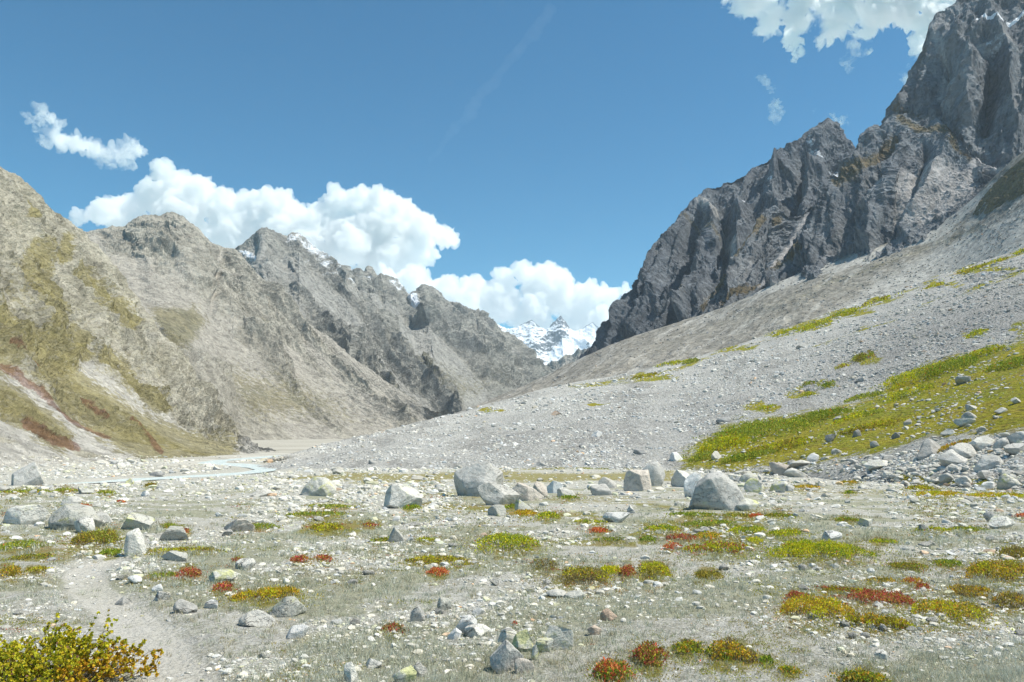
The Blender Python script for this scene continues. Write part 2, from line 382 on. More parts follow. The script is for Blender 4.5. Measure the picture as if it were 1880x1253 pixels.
mountain('grassy_hillside', [(-500, 885, 'G'), (-200, 870, 'G'), (0, 860, 'G'), (150, 853, 'G'), (300, 845, 'G'), (400, 841, 'G'), (490, 838, 'G'), (520, 834, 'G')],
         [(-500, 20, 430), (-200, 170, 470), (-60, 262, 500), (0, 300, 520), (30, 322, 530), (62, 345, 540), (80, 360, 545), (100, 386, 550), (125, 405, 560), (150, 428, 570), (190, 470, 575), (240, 533, 575), (300, 622, 560), (335, 672, 540), (372, 724, 510), (430, 800, 440), (470, 822, 390), (520, 832, 330)],
         430, 330, M_left, p=1.28, amp=20, L=75, gul=0.6, crag=0.6, lean=0.4, aniso=2.0, outk=.22, seed=31, jag=3, warp=12, envmin=0.35,
         masks=lambda P, v: {'m_veg': np.maximum.reduce([stroke(P, [(68, 470), (75, 520), (100, 580), (92, 650)], 26), stroke(P, [(122, 440), (110, 480)], 13), stroke(P, [(0, 610), (60, 655), (130, 720), (230, 790), (330, 830), (400, 835)], 40), stroke(P, [(150, 500), (200, 560), (225, 600)], 17), stroke(P, [(55, 375), (60, 400)], 10),
                                                        stroke(P, [(140, 610), (150, 650)], 20), stroke(P, [(200, 660), (250, 710), (290, 740)], 24), 0.8 * stroke(P, [(0, 725), (60, 765), (110, 805)], 30), stroke(P, [(-400, 560), (-100, 600), (0, 640)], 60), 0.42 * stroke(P, [(0, 520), (120, 600), (260, 720)], 70)]),
                             'm_rust': np.maximum.reduce([0.62 * stroke(P, [(0, 648), (90, 705), (190, 775)], 4), 0.75 * stroke(P, [(0, 680), (60, 716), (130, 772), (200, 806)], 5), 0.75 * stroke(P, [(50, 775), (100, 808), (140, 818)], 11), 0.75 * stroke(P, [(230, 782), (270, 810), (300, 832)], 5)]),
                             'm_scree': np.maximum.reduce([stroke(P, [(-300, 560), (0, 690), (60, 733), (139, 788), (200, 818), (280, 838)], 14), stroke(P, [(150, 810), (240, 836), (330, 842)], 14), stroke(P, [(-100, 745), (0, 783), (46, 808), (120, 838)], 16), 0.85 * stroke(P, [(150, 685), (260, 762), (350, 806), (480, 832)], 20), poly(P, [(-500, 840), (0, 815), (150, 840), (300, 838), (500, 826), (520, 860), (-500, 900)], 8)])})
# the right side of the valley
mountain('cliff_wall', [(1560, 330, 1150), (1700, 345, 1120), (1800, 330, 1100), (1900, 330, 1080), (2150, 240, 1000), (2500, 150, 900)],
         [(1560, 330, 1350), (1600, 270, 1350), (1628, 224, 1340), (1633, 200, 1340), (1650, 178, 1330), (1668, 150, 1330), (1685, 122, 1320), (1702, 92, 1310), (1704, 60, 1310), (1708, 44, 1310), (1722, 26, 1310), (1745, 10, 1310), (1765, -8, 1310), (1830, -60, 1310), (1900, -100, 1310), (2150, -240, 1250), (2500, -330, 1150)],
         330, 260, M_cliff, p=1.0, amp=70, L=210, gul=0.75, crag=0.5, lean=-0.25, aniso=3.0, sink=40, foot=.12, ribs=[([(1706, 50), (1700, 120), (1660, 205)], 24, 40), ([(1725, 30), (1770, 120), (1775, 230)], 26, 45), ([(1800, 0), (1850, 110), (1860, 240)], 26, 40), ([(1735, 110), (1735, 200)], 20, -40), ([(1815, 120), (1815, 250)], 22, -40)], seed=41, jag=10, skirt=False, warp=6, envmin=0.3,
         masks=lambda P, v: {'m_snow': np.maximum.reduce([stroke(P, [(1795, 52), (1830, 55), (1850, 54)], 3.5), stroke(P, [(1850, 54), (1880, 28)], 3), 0.42 * blob(P, 1830, 95, 35, 35), 0.3 * blob(P, 1790, 210, 30, 30)]),
                             'm_veg': 0.5 * np.maximum(stroke(P, [(1640, 200), (1700, 100)], 20), stroke(P, [(1650, 215), (1740, 235)], 12)), 'm_scree': 0.55 * np.maximum(stroke(P, [(1715, 50), (1735, 120), (1725, 180)], 14), stroke(P, [(1800, 100), (1850, 90)], 18))})
mountain('dark_peak', [(1060, 668, 1500), (1120, 652, 1480), (1250, 618, 1400), (1340, 590, 1350), (1450, 545, 1330), (1620, 490, 1300)],
         [(1060, 662, 1650), (1112, 636, 1650), (1138, 592, 1660), (1152, 566, 1670), (1172, 527, 1680), (1192, 482, 1700), (1212, 450, 1710), (1232, 420, 1720), (1256, 392, 1730), (1280, 368, 1740), (1290, 352, 1740), (1310, 345, 1750), (1342, 334, 1760), (1380, 310, 1770), (1408, 296, 1770), (1432, 280, 1780), (1455, 262, 1780), (1482, 246, 1780), (1505, 232, 1780), (1520, 228, 1780), (1532, 232, 1780), (1548, 250, 1780), (1575, 274, 1780), (1620, 320, 1760)],
         380, 260, M_peak, p=1.0, amp=95, L=240, gul=0.95, crag=0.45, lean=-0.5, aniso=3.0, sink=60, foot=.14, ribs=[([(1252, 395), (1236, 470), (1200, 560), (1165, 612)], 26, 60), ([(1292, 352), (1312, 430), (1282, 520), (1258, 590)], 24, 75), ([(1345, 335), (1368, 420), (1350, 500), (1325, 570)], 24, 65), ([(1432, 282), (1425, 370), (1440, 420)], 26, 50), ([(1520, 228), (1500, 320), (1478, 400)], 28, 70), ([(1275, 420), (1262, 500), (1225, 590)], 14, -45), ([(1330, 400), (1335, 470), (1300, 560)], 15, -55), ([(1475, 300), (1460, 380)], 18, -45)], seed=51, jag=14, skirt=False, warp=6, envmin=0.25,
         masks=lambda P, v: {'m_veg': 0.5 * np.maximum.reduce([stroke(P, [(1310, 580), (1340, 540), (1400, 500)], 14), stroke(P, [(1250, 400), (1320, 440)], 10), stroke(P, [(1230, 600), (1270, 560)], 10)]),
                             'm_snow': 0.55 * np.maximum.reduce([blob(P, 1495, 295, 30, 30), blob(P, 1540, 310, 25, 12), blob(P, 1370, 385, 10, 6), blob(P, 1415, 345, 12, 6)]),
                             'm_scree': 0.8 * np.maximum(stroke(P, [(1330, 420), (1350, 470), (1300, 560)], 7), stroke(P, [(1290, 370), (1310, 390)], 10))})
mountain('rocky_rib', [(1215, 610, 1230), (1290, 596, 1210), (1350, 580, 1190), (1420, 560, 1170), (1500, 540, 1150)],
         [(1240, 604, 1290), (1275, 580, 1310), (1300, 545, 1330), (1330, 505, 1350), (1355, 470, 1370), (1375, 440, 1380), (1395, 402, 1390), (1408, 380, 1400), (1420, 374, 1400), (1438, 388, 1400), (1452, 400, 1400), (1470, 395, 1400), (1500, 370, 1410), (1530, 345, 1410), (1560, 330, 1410)],
         240, 190, M_cliff, p=1.0, amp=50, L=120, gul=0.85, crag=0.5, lean=-0.5, aniso=3.0, sink=40, foot=.14, seed=61, jag=14, skirt=False, warp=5,
         masks=lambda P, v: {'m_veg': 0.62 * np.maximum.reduce([stroke(P, [(1400, 400), (1350, 480), (1290, 570)], 9), stroke(P, [(1330, 560), (1390, 520)], 10), blob(P, 1430, 400, 25, 20)]),
                             'm_scree': 0.9 * np.maximum(stroke(P, [(1460, 440), (1420, 490), (1395, 530)], 6), stroke(P, [(1480, 400), (1460, 440)], 9))})
mountain('rock_buttress', [(1340, 592, 1130), (1400, 560, 1090), (1480, 520, 1050), (1600, 482, 1000), (1700, 448, 960), (1790, 400, 930), (1870, 360, 900), (1990, 320, 860)],
         [(1345, 582, 1160), (1385, 540, 1180), (1412, 512, 1190), (1440, 478, 1200), (1470, 440, 1210), (1500, 398, 1220), (1530, 358, 1220), (1556, 322, 1220), (1575, 282, 1220), (1588, 262, 1220), (1598, 240, 1220), (1606, 236, 1220), (1615, 246, 1220), (1625, 232, 1215), (1640, 216, 1210), (1665, 210, 1200), (1695, 212, 1190), (1722, 218, 1180), (1748, 236, 1160), (1770, 260, 1140), (1788, 285, 1110), (1800, 300, 1080), (1830, 310, 1030), (1870, 300, 980), (1990, 250, 940)],
         400, 280, M_cliff, p=0.95, amp=50, L=130, gul=0.8, crag=0.55, lean=-0.45, aniso=2.4, sink=40, foot=.14, ribs=[([(1606, 237), (1572, 330), (1500, 430), (1425, 525)], 26, 42), ([(1662, 212), (1640, 330), (1590, 440)], 26, 38), ([(1742, 240), (1715, 330), (1668, 430)], 26, 32), ([(1640, 260), (1590, 380), (1500, 500)], 16, -30), ([(1700, 260), (1680, 350), (1630, 450)], 16, -30)], seed=71, jag=5, skirt=False, warp=6, envmin=0.35,
         masks=lambda P, v: {'m_veg': 0.6 * np.maximum.reduce([stroke(P, [(1575, 300), (1500, 400), (1420, 500)], 12), stroke(P, [(1650, 220), (1740, 240), (1780, 290)], 12), stroke(P, [(1640, 250), (1560, 360)], 10), blob(P, 1745, 270, 40, 25), stroke(P, [(1480, 470), (1420, 520)], 8)]),
                             'm_scree': np.maximum.reduce([0.62 * poly(P, [(1650, 300), (1760, 300), (1800, 310), (1800, 370), (1700, 430), (1640, 440), (1630, 360)], 18), stroke(P, [(1470, 520), (1400, 560)], 7), stroke(P, [(1790, 300), (1850, 320)], 10)])})
mountain('talus_slope', [(560, 842, 430), (700, 822, 450), (870, 785, 480), (1000, 748, 520), (1150, 715, 560), (1300, 680, 580), (1450, 635, 600), (1600, 585, 610), (1750, 540, 600), (1880, 500, 580), (2300, 400, 520)],
         [(560, 842, 900), (700, 806, 1150), (800, 772, 1250), (870, 748, 1300), (930, 722, 1300), (1010, 688, 1300), (1060, 660, 1280), (1110, 638, 1260), (1180, 612, 1240), (1250, 590, 1220), (1330, 568, 1180), (1380, 540, 1150), (1480, 496, 1110), (1600, 456, 1060), (1700, 424, 1010), (1760, 394, 980), (1800, 352, 950), (1840, 310, 930), (1880, 275, 900), (2300, 60, 800)],
         430, 240, M_talus, p=1.08, amp=9, L=70, gul=0.7, crag=0.3, lean=-0.3, seed=81, rsmooth=22, skirt=True, warp=8, detail=4,
         masks=lambda P, v: {'m_veg': np.maximum.reduce([0.62 * poly(P, [(1150, 650), (1400, 545), (1560, 500), (1500, 560), (1320, 612), (1050, 712), (900, 745)], 60), 0.55 * stroke(P, [(1500, 530), (1800, 420)], 16, 24), 0.5 * stroke(P, [(1350, 600), (1650, 500)], 14, 24)]),
                             'm_scree': np.maximum.reduce([poly(P, [(1500, 590), (1640, 500), (1880, 380), (2300, 150), (2300, 420), (1880, 490), (1600, 570)], 30), stroke(P, [(1390, 535), (1600, 470), (1720, 430), (1830, 340)], 9), 0.5 * stroke(P, [(1340, 600), (1230, 640)], 10, 22), 0.45 * stroke(P, [(1180, 625), (1060, 690)], 6, 16)]),
                             'm_rust': 0.0 * P[:, 0]})
# ------------------------------------------------------------------ near scree slope (right), one lofted sheet
def scree_slope():
    nu, nv = 620, 520
    rows = [row([(430, 866, 'G'), (600, 870, 'G'), (800, 868, 'G'), (1000, 866, 'G'), (1240, 862, 'G'), (1450, 872, 'G'), (1650, 893, 'G'), (1880, 905, 'G'), (2200, 915, 'G'), (2700, 930, 'G')], nu, 14) - np.array([0, 0, 1.0]),
            row([(470, 856, 155), (600, 850, 158), (800, 845, 150), (1000, 841, 145), (1240, 846, 130), (1450, 838, 105), (1650, 822, 82), (1880, 795, 64), (2200, 765, 54), (2700, 720, 46)], nu, 14),
            row([(480, 853, 172), (600, 838, 205), (800, 812, 222), (1000, 790, 230), (1240, 765, 225), (1450, 735, 205), (1650, 690, 185), (1880, 625, 165), (2200, 545, 145), (2700, 440, 120)], nu, 14),
            row([(490, 850, 190), (600, 822, 272), (700, 797, 310), (870, 752, 365), (1000, 716, 400), (1150, 688, 430), (1300, 649, 450), (1450, 602, 465), (1600, 548, 470), (1750, 500, 470), (1880, 456, 460), (2200, 350, 420), (2700, 200, 360)], nu, 10),
            row([(500, 862, 260), (600, 840, 360), (700, 820, 400), (870, 775, 460), (1000, 742, 500), (1150, 712, 530), (1300, 672, 550), (1450, 626, 560), (1600, 574, 570), (1750, 530, 570), (1880, 490, 550), (2200, 380, 520), (2700, 250, 460)], nu, 10)]
    v = np.concatenate([np.linspace(0, 0.25, 90), np.linspace(0.25, 0.52, 170)[1:], np.linspace(0.52, 0.88, 220)[1:], np.linspace(0.88, 1, 30)[1:]])
    G = cubic_rows(rows, [0, .25, .52, .88, 1], v)
    nv = len(v); N = normals(G)
    if N[:, :, 2].mean() < 0: N = -N
    P = G.reshape(-1, 3); px = project(P)
    big = fbm(P / 28, 4) * 1.3 + (ridged(P / 60 + 3, 3) - .4) * 1.4
    fine = fbm(P / 3.0, 4) * 0.32
    env = np.repeat(np.clip((v - 0.02) / 0.3, 0.1, 1), nu)
    P = P + N.reshape(-1, 3) * ((big * env) + fine * np.clip(env + .2, 0, 1))[:, None]
    wpx = px + np.stack([fbm(P / 12 + 5, 4), fbm(P / 12 + 8, 4)], 1) * np.array([34, 12])
    veg = np.maximum.reduce([poly(wpx, [(1235, 860), (1285, 812), (1340, 772), (1450, 763), (1560, 745), (1640, 700), (1720, 672), (1840, 637), (1900, 610), (2700, 400), (2700, 800), (1880, 798), (1700, 818), (1500, 845), (1330, 858)], 30)]
        + [blob(wpx, *b) for b in ((1200, 692, 70, 9), (1265, 660, 55, 9), (1490, 595, 60, 16), (1545, 573, 70, 12), (1615, 550, 45, 9), (1800, 492, 90, 9), (1730, 520, 50, 8), (1520, 706, 25, 10), (1470, 722, 40, 12), (1400, 748, 45, 12), (1590, 655, 40, 12), (1880, 600, 40, 20), (1350, 640, 60, 8), (1100, 742, 50, 5), (900, 752, 40, 5), (1430, 612, 40, 9), (1790, 610, 40, 10))]
        + [np.clip(0.55 + 1.6 * fbm(P / 26 + 12, 3), 0, 1) * stroke(wpx, [(1050, 714), (1200, 686), (1300, 655), (1500, 592), (1620, 552), (1880, 462)], 6, 9), np.clip(0.45 + 1.6 * fbm(P / 20 + 15, 3), 0, 1) * stroke(wpx, [(1500, 640), (1700, 560), (1880, 500)], 7, 12), 0.75 * poly(wpx, [(500, 868), (800, 862), (1240, 856), (1240, 872), (500, 876)], 6), 0.7 * stroke(wpx, [(1650, 880), (1880, 890), (2300, 900)], 7), 0.55 * stroke(wpx, [(1240, 870), (1500, 862)], 7)])
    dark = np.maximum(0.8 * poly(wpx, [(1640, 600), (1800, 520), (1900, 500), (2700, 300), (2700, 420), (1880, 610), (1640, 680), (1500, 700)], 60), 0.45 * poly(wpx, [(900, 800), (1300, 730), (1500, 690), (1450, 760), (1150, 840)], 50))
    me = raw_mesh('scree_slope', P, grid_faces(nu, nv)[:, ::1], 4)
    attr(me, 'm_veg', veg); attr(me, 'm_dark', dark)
    us_ = np.concatenate([[0], np.cumsum(np.linalg.norm(np.diff(G[nv // 2], axis=0), axis=1))]); fa = me.attributes.new('fall', 'FLOAT_VECTOR', 'POINT'); fa.data.foreach_set('vector', np.stack([np.repeat(us_[None], nv, 0).ravel() + fbm(P / 25, 3) * 14, np.repeat((v * 30)[:, None], nu, 1).ravel(), np.zeros(nu * nv)], 1).astype(np.float32).ravel())
    s = NT('scree'); p = s.pos()
    n1 = s.noise(p, 0.05, 6, 0.65); n2 = s.noise(p, 0.5, 6, 0.7); vc = s.vor(p, 1.5, out='Color'); vc2 = s.vor(p, 4.0, out='Color')
    sx = s.n('SeparateColor'); s.put(sx.inputs[0], vc); sx2 = s.n('SeparateColor'); s.put(sx2.inputs[0], vc2)
    base = s.mix(s.rng(n1, 0.35, 0.65), (0.58, 0.57, 0.53), (0.49, 0.485, 0.45))
    fs = s.noise(s.attr('fall', 'Vector'), 0.12, 5, 0.6); base = s.mix(s.math('MULTIPLY', s.rng(fs, 0.5, 0.6), 0.75), base, (0.31, 0.30, 0.275)); base = s.mix(s.math('MULTIPLY', s.rng(fs, 0.46, 0.34), 0.5), base, (0.64, 0.63, 0.59))
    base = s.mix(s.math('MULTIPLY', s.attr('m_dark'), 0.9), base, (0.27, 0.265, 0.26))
    base = s.mix(s.math('MULTIPLY', s.rng(sx.outputs[0], 0.55, 0.95), 0.5), base, (0.66, 0.65, 0.64))
    base = s.mix(s.math('MULTIPLY', s.rng(sx2.outputs[0], 0.5, 0.95), 0.55), base, (0.24, 0.235, 0.225))
    nv_ = s.noise(p, 0.25, 6, 0.7)
    veg_c = s.mix(s.rng(s.noise(p, 0.09, 5, 0.6), 0.4, 0.6), (0.38, 0.34, 0.035), (0.28, 0.30, 0.035))
    veg_c = s.mix(s.math('MULTIPLY', s.rng(s.noise(p, 0.6, 5, 0.7), 0.5, 0.64), 0.6), veg_c, (0.30, 0.22, 0.06))
    veg_c = s.mix(s.math('MULTIPLY', s.rng(s.noise(p, 1.6, 4, 0.7), 0.5, 0.62), 0.7), veg_c, (0.17, 0.15, 0.04))
    veg_c = s.mix(s.math('MULTIPLY', s.rng(s.noise(p, 0.35, 6, 0.75), 0.54, 0.66), 0.75), veg_c, (0.27, 0.21, 0.08))
    veg_c = s.mix(s.math('MULTIPLY', s.rng(s.noise(p, 2.6, 5, 0.75), 0.6, 0.68), 0.8), veg_c, (0.42, 0.40, 0.34))
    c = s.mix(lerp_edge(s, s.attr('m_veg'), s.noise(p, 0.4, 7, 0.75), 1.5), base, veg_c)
    h = s.bump(s.noise(p, 0.9, 8, 0.75), 0.9)
    h = s.bump(s.vor(p, 1.7), 0.45, 0.9, h)
    s.bsdf(c, 0.95, h, 0.1)
    o = link('scree_slope', me, s.m); tag(o, kind='structure'); return o
scree_slope()

# ------------------------------------------------------------------ ground: one sheet out to the horizon
RIVER_PX = [(95, 888), (130, 886), (170, 884), (250, 879), (330, 874.5), (400, 871), (468, 866), (492, 861), (470, 855.5), (425, 851.5), (385, 850), (400, 845.5), (460, 841), (520, 836.5), (600, 829.5)]
RIVER_W = [0.3, 0.9, 1.8, 2.8, 3.4, 3.2, 2.4, 2.2, 4.0, 5.5, 4.0, 3.0, 4.0, 5.0, 6.0]
RIV = np.array([snap(*p) for p in RIVER_PX])
PATH_PX = [(345, 1330), (325, 1253), (285, 1180), (225, 1125), (165, 1085), (150, 1055), (170, 1038), (195, 1029)]
PATH = np.array([snap(*p) for p in PATH_PX])
def river_dist(x, y): return seg_dist(np.stack([x, y], 1), [tuple(p[:2]) for p in RIV])
def path_dist(x, y): return seg_dist(np.stack([x, y], 1), [tuple(p[:2]) for p in PATH])

def ground():
    a1 = np.radians(np.linspace(-44, 44, 820)); a0 = np.radians(np.linspace(-180, -46, 60)); a2 = np.radians(np.linspace(46, 179, 60))
    th = np.concatenate([a0, a1, a2]); r = np.concatenate([[0.01, 0.8, 1.6, 2.4], np.geomspace(3.0, 300, 560), np.geomspace(310, 9000, 60)])
    R, T = np.meshgrid(r, th, indexing='ij')
    x = (R * np.sin(T)).ravel(); y = (R * np.cos(T)).ravel(); rr = R.ravel()
    P = np.stack([x, y, np.zeros_like(x)], 1)
    z = g0(x, np.maximum(y, 0) + 0 * x)
    near = np.clip(1 - rr / 220, 0, 1)
    rd = river_dist(x, y); pd = path_dist(x, y)
    k = np.clip((rd - 3) / 6, 0, 1); kp = np.clip((pd - 0.12) / 0.3, 0, 1)
    fade = np.clip(rr / 2, 0, 1) * k
    z += fade * (fbm(P / 9.0 + 2, 3) * 0.28 * np.clip(rr / 12, 0.2, 1) + fbm(P / 1.6 + 4, 3) * 0.07 * kp) * (0.25 + 0.75 * near)
    z += near * kp * k * (fbm(P / 0.35, 3) * 0.022 + np.maximum(0, fbm(P / 0.13 + 7, 2)) * 0.02)
    z -= (1 - kp) * 0.05 * near
    z -= 0.35 * np.clip(1 - rd / 4.0, 0, 1) ** 0.7
    # beyond the valley floor the sheet drops a little so the mountains stand on it
    z = np.where(rr > 2500, z - 6, z)
    P[:, 2] = z
    px = project(P); front = y > 1
    nz = (1.5 + rr * 0.07)[:, None]; wpx = px + np.stack([fbm(P / nz + 5, 4) * 80, fbm(P / nz + 8, 4) * 14], 1)
    veg = np.maximum.reduce([0.62 * poly(wpx, [(480, 870), (800, 864), (1260, 864), (1260, 884), (800, 888), (520, 884)], 6), 0.8 * poly(wpx, [(560, 940), (700, 955), (640, 985), (560, 975)], 12), 0.7 * stroke(wpx, [(780, 925), (1000, 945), (1100, 950)], 9), 0.8 * stroke(wpx, [(1180, 975), (1300, 960), (1420, 950)], 15), 0.62 * stroke(wpx, [(0, 1000), (120, 1015), (200, 1000)], 20), 0.6 * stroke(wpx, [(1000, 995), (1180, 1000)], 10), 0.5 * stroke(wpx, [(1400, 900), (1880, 905)], 8), 0.6 * poly(wpx, [(1190, 950), (1420, 935), (1420, 1000), (1250, 1010), (1180, 985)], 16), 0.52 * poly(wpx, [(1440, 1075), (1700, 1065), (1860, 1090), (1840, 1140), (1650, 1160), (1480, 1130)], 20), 0.5 * poly(wpx, [(1010, 1050), (1220, 1030), (1230, 1060), (1050, 1080)], 14), 0.5 * stroke(wpx, [(1680, 1030), (1880, 1050)], 20), 0.5 * stroke(wpx, [(600, 905), (1180, 920), (1260, 930)], 9), 0.45 * stroke(wpx, [(1230, 1195), (1420, 1215)], 20), 0.5 * poly(wpx, [(30, 985), (240, 975), (260, 1010), (60, 1030)], 14)]) * front
    veg = np.maximum(veg, 0.0)
    sand = np.maximum(poly(wpx, [(150, 892), (330, 868), (500, 856), (560, 820), (700, 800), (420, 800), (300, 850)], 6), 0.8 * poly(wpx, [(380, 850), (520, 812), (720, 806), (700, 796), (400, 796)], 8)) * front
    sand = np.maximum(sand, np.clip((rr - 230) / 60, 0, 1))
    nt = wpx.shape[0]
    grassy = np.clip(fbm(P / 2.6 + 31, 4) * 1.9 + 0.5, 0, 1) * np.clip(1 - (rr - 40) / 60, 0, 1)
    me = raw_mesh('ground', P, grid_faces(len(th), len(r), True)[:, ::-1], 4)
    attr(me, 'm_veg', veg); attr(me, 'm_sand', sand); attr(me, 'm_path', 1 - np.clip((pd - 0.09) / 0.26, 0, 1)); attr(me, 'm_grassy', grassy)
    s = NT('stony_ground'); p = s.pos()
    n1 = s.noise(p, 0.7, 6, 0.65); n2 = s.noise(p, 5.0, 6, 0.7); n3 = s.noise(p, 40, 4, 0.7)
    base = s.mix(s.rng(n1, 0.35, 0.65), (0.54, 0.525, 0.455), (0.43, 0.42, 0.35))
    base = s.mix(s.math('MULTIPLY', s.rng(n3, 0.5, 0.7), 0.5), base, (0.22, 0.2, 0.16))
    for sc, cut in ((3.2, 0.5), (9.0, 0.35), (26.0, 0.3), (70.0, 0.3)):      # bedded pebbles of three sizes
        vc = s.n('SeparateColor'); s.put(vc.inputs[0], s.vor(p, sc, out='Color'))
        f = s.math('MULTIPLY', s.rng(vc.outputs[0], cut, cut + 0.2), s.rng(s.vor(p, sc), 0.55, 0.35))
        pebble = s.mix(vc.outputs[1], (0.62, 0.61, 0.58), (0.40, 0.385, 0.35))
        base = s.mix(s.math('MULTIPLY', s.rng(s.vor(p, sc), 0.5, 0.75), 0.3), base, (0.2, 0.19, 0.15)); base = s.mix(s.math('MULTIPLY', f, 0.7), base, pebble)
    gr = s.mix(s.rng(n2, 0.4, 0.65), (0.31, 0.31, 0.205), (0.215, 0.215, 0.145))
    c = s.mix(s.math('MULTIPLY', lerp_edge(s, s.attr('m_grassy'), n2, 0.9), 0.75), base, gr)
    vgc = s.mix(s.rng(s.noise(p, 1.2, 5, 0.6), 0.4, 0.6), (0.20, 0.19, 0.03), (0.23, 0.18, 0.05))
    c = s.mix(s.math('MULTIPLY', lerp_edge(s, s.attr('m_veg'), s.noise(p, 1.6, 6, 0.75), 1.2), 0.85), c, vgc)
    c = s.mix(s.math('MULTIPLY', s.attr('m_sand'), 0.8), c, s.mix(s.rng(s.noise(s.scale(p, (.25, 1.6, 1)), 0.08, 7, 0.7), 0.42, 0.58), (0.50, 0.48, 0.43), (0.31, 0.29, 0.24)))
    c = s.mix(s.math('MULTIPLY', lerp_edge(s, s.attr('m_path'), n2, 1.1), 0.62), c, s.mix(s.rng(n2, 0.3, 0.7), (0.66, 0.63, 0.57), (0.57, 0.54, 0.485)))
    h = s.bump(s.noise(p, 14, 8, 0.72), 0.05)
    h = s.bump(s.vor(p, 26), 0.018, 0.8, h)
    s.bsdf(c, 0.95, h, 0.1)
    o = link('ground', me, s.m); tag(o, kind='structure'); return o
ground_o = ground()

def river():
    seg = []
    for i in range(len(RIV) - 1):
        for t in np.linspace(0, 1, 9)[:-1]: seg.append(np.concatenate([RIV[i] * (1 - t) + RIV[i + 1] * t, [RIVER_W[i] * (1 - t) + RIVER_W[i + 1] * t]]))
    S = np.array(seg); k = np.ones(7) / 7
    for c in range(4): S[3:-3, c] = np.convolve(S[:, c], k, 'valid')
    d = np.gradient(S[:, :2], axis=0); d /= np.linalg.norm(d, axis=1)[:, None]; nrm = np.stack([-d[:, 1], d[:, 0]], 1)
    V = []
    for w in np.linspace(-1, 1, 7):
        wob = 1 + 0.25 * perlin(np.stack([S[:, 0] / 4, S[:, 1] / 4, np.full(len(S), 3.3)], 1))
        q = S[:, :2] + nrm * (S[:, 3] * wob * w)[:, None] * 0.75
        V.append(np.stack([q[:, 0], q[:, 1], g0(0, q[:, 1]) - 0.1], 1))
    V = np.array(V).reshape(-1, 3)
    me = raw_mesh('river', V, grid_faces(len(S), 7), 4)
    s = NT('glacial_water'); p = s.pos()
    n = s.noise(s.scale(p, (1, .5, 1)), 1.6, 6, 0.7)
    c = s.mix(s.rng(n, 0.46, 0.62), (0.56, 0.67, 0.67), (0.84, 0.87, 0.85))
    s.bsdf(c, 0.25, s.bump(n, 0.12), 0.4)
    o = link('river', me, s.m); tag(o, kind='structure'); return o
river()
bpy.context.view_layer.update()
DG = bpy.context.evaluated_depsgraph_get()
def cast(px, py):
    r = ray(px, py); ok, loc, nor, idx, ob, _ = scene.ray_cast(DG, Vector((0, 0, CAMZ)), Vector(r).normalized())
    return (np.array(loc), np.array(nor), ob.name) if ok else (None, None, None)
def drop(x, y, z=400.0):
    ok, loc, nor, idx, ob, _ = scene.ray_cast(DG, Vector((x, y, z)), Vector((0, 0, -1)))
    return loc.z if ok else 0.0
_KN = [(1786, 397), (1796, 394), (1812, 388), (1834, 375), (1862, 362), (1900, 345), (1960, 318), (2100, 250)]
_kd = [cast(*p)[0][1] if cast(*p)[0] is not None else 780 for p in _KN]
M_knoll = mountain_mat('brown_turf_rock', (0.20, 0.175, 0.135), (0.15, 0.13, 0.10), (0.08, 0.07, 0.055), (0.3, 0.28, 0.24), (0.17, 0.135, 0.05), (0.14, 0.12, 0.045), S=3.0, bump=0.8, streak=0.5, cell=0.4, pale=0.1, vegk=1.6)
mountain('brown_knoll', [(px, py + 4, d - 6) for (px, py), d in zip(_KN, _kd)],
         [(px, py, min(d + 40, (cast(px, py)[0][1] if cast(px, py)[2] == 'talus_slope' else 9e9) - o_)) for (px, py), d, o_ in zip([(1786, 394), (1793, 380), (1803, 364), (1820, 343), (1850, 314), (1882, 288), (1950, 240), (2100, 130)], _kd, (1, 5, 9, 12, 14, 15, 16, 16))],
         170, 110, M_knoll, p=0.9, amp=6, L=22, gul=0.5, crag=0.6, lean=-0.2, seed=91, jag=2, sink=4, foot=.12, skirt=False, warp=6, envmin=.3,
         masks=lambda P, v: {'m_veg': 0.5 + 0 * P[:, 0]})
bpy.context.view_layer.update(); DG = bpy.context.evaluated_depsgraph_get()
import bmesh
# ------------------------------------------------------------------ stones: shapes
def ico(sub):
    bm = bmesh.new(); bmesh.ops.create_icosphere(bm, subdivisions=sub, radius=1.0)
    V = np.array([v.co[:] for v in bm.verts]); Fc = np.array([[v.index for v in f.verts] for f in bm.faces]); bm.free(); return V, Fc
ICO = {k: ico(k) for k in (1, 2, 3, 4, 5)}

def rock_shape(sub, seed, ncut=9, soft=0.955, amp=0.085, cuts=None, fine=0.02):
    """an angular boulder: a ball planed by random faces, roughened; returned in a unit box (x, y in -.5..5, z in 0..1)"""
    V, Fc = ICO[sub]; V = V.copy(); rg = np.random.default_rng(seed)
    V = V * (1 + 0.14 * fbm(V * 0.9 + seed * 3.7, 2))[:, None]
    pl = [(np.array(c[:3], float), c[3]) for c in (cuts or [])]
    for _ in range(ncut):
        n = rg.normal(size=3); pl.append((n, rg.uniform(0.42, 0.78)))
    for n, d in pl:
        n = n / np.linalg.norm(n); dd = V @ n - d; V = V - np.where(dd > 0, dd * soft, 0)[:, None] * n
    rad = V / (np.linalg.norm(V, axis=1)[:, None] + 1e-9)
    V = V + rad * (amp * fbm(V * 1.6 + seed, 4) + (fine * (ridged(V * 4.5 + seed, 4) - .4) if sub > 3 else 0))[:, None]
    lo, hi = V.min(0), V.max(0); V = (V - lo) / (hi - lo); V[:, :2] -= 0.5
    return V, Fc

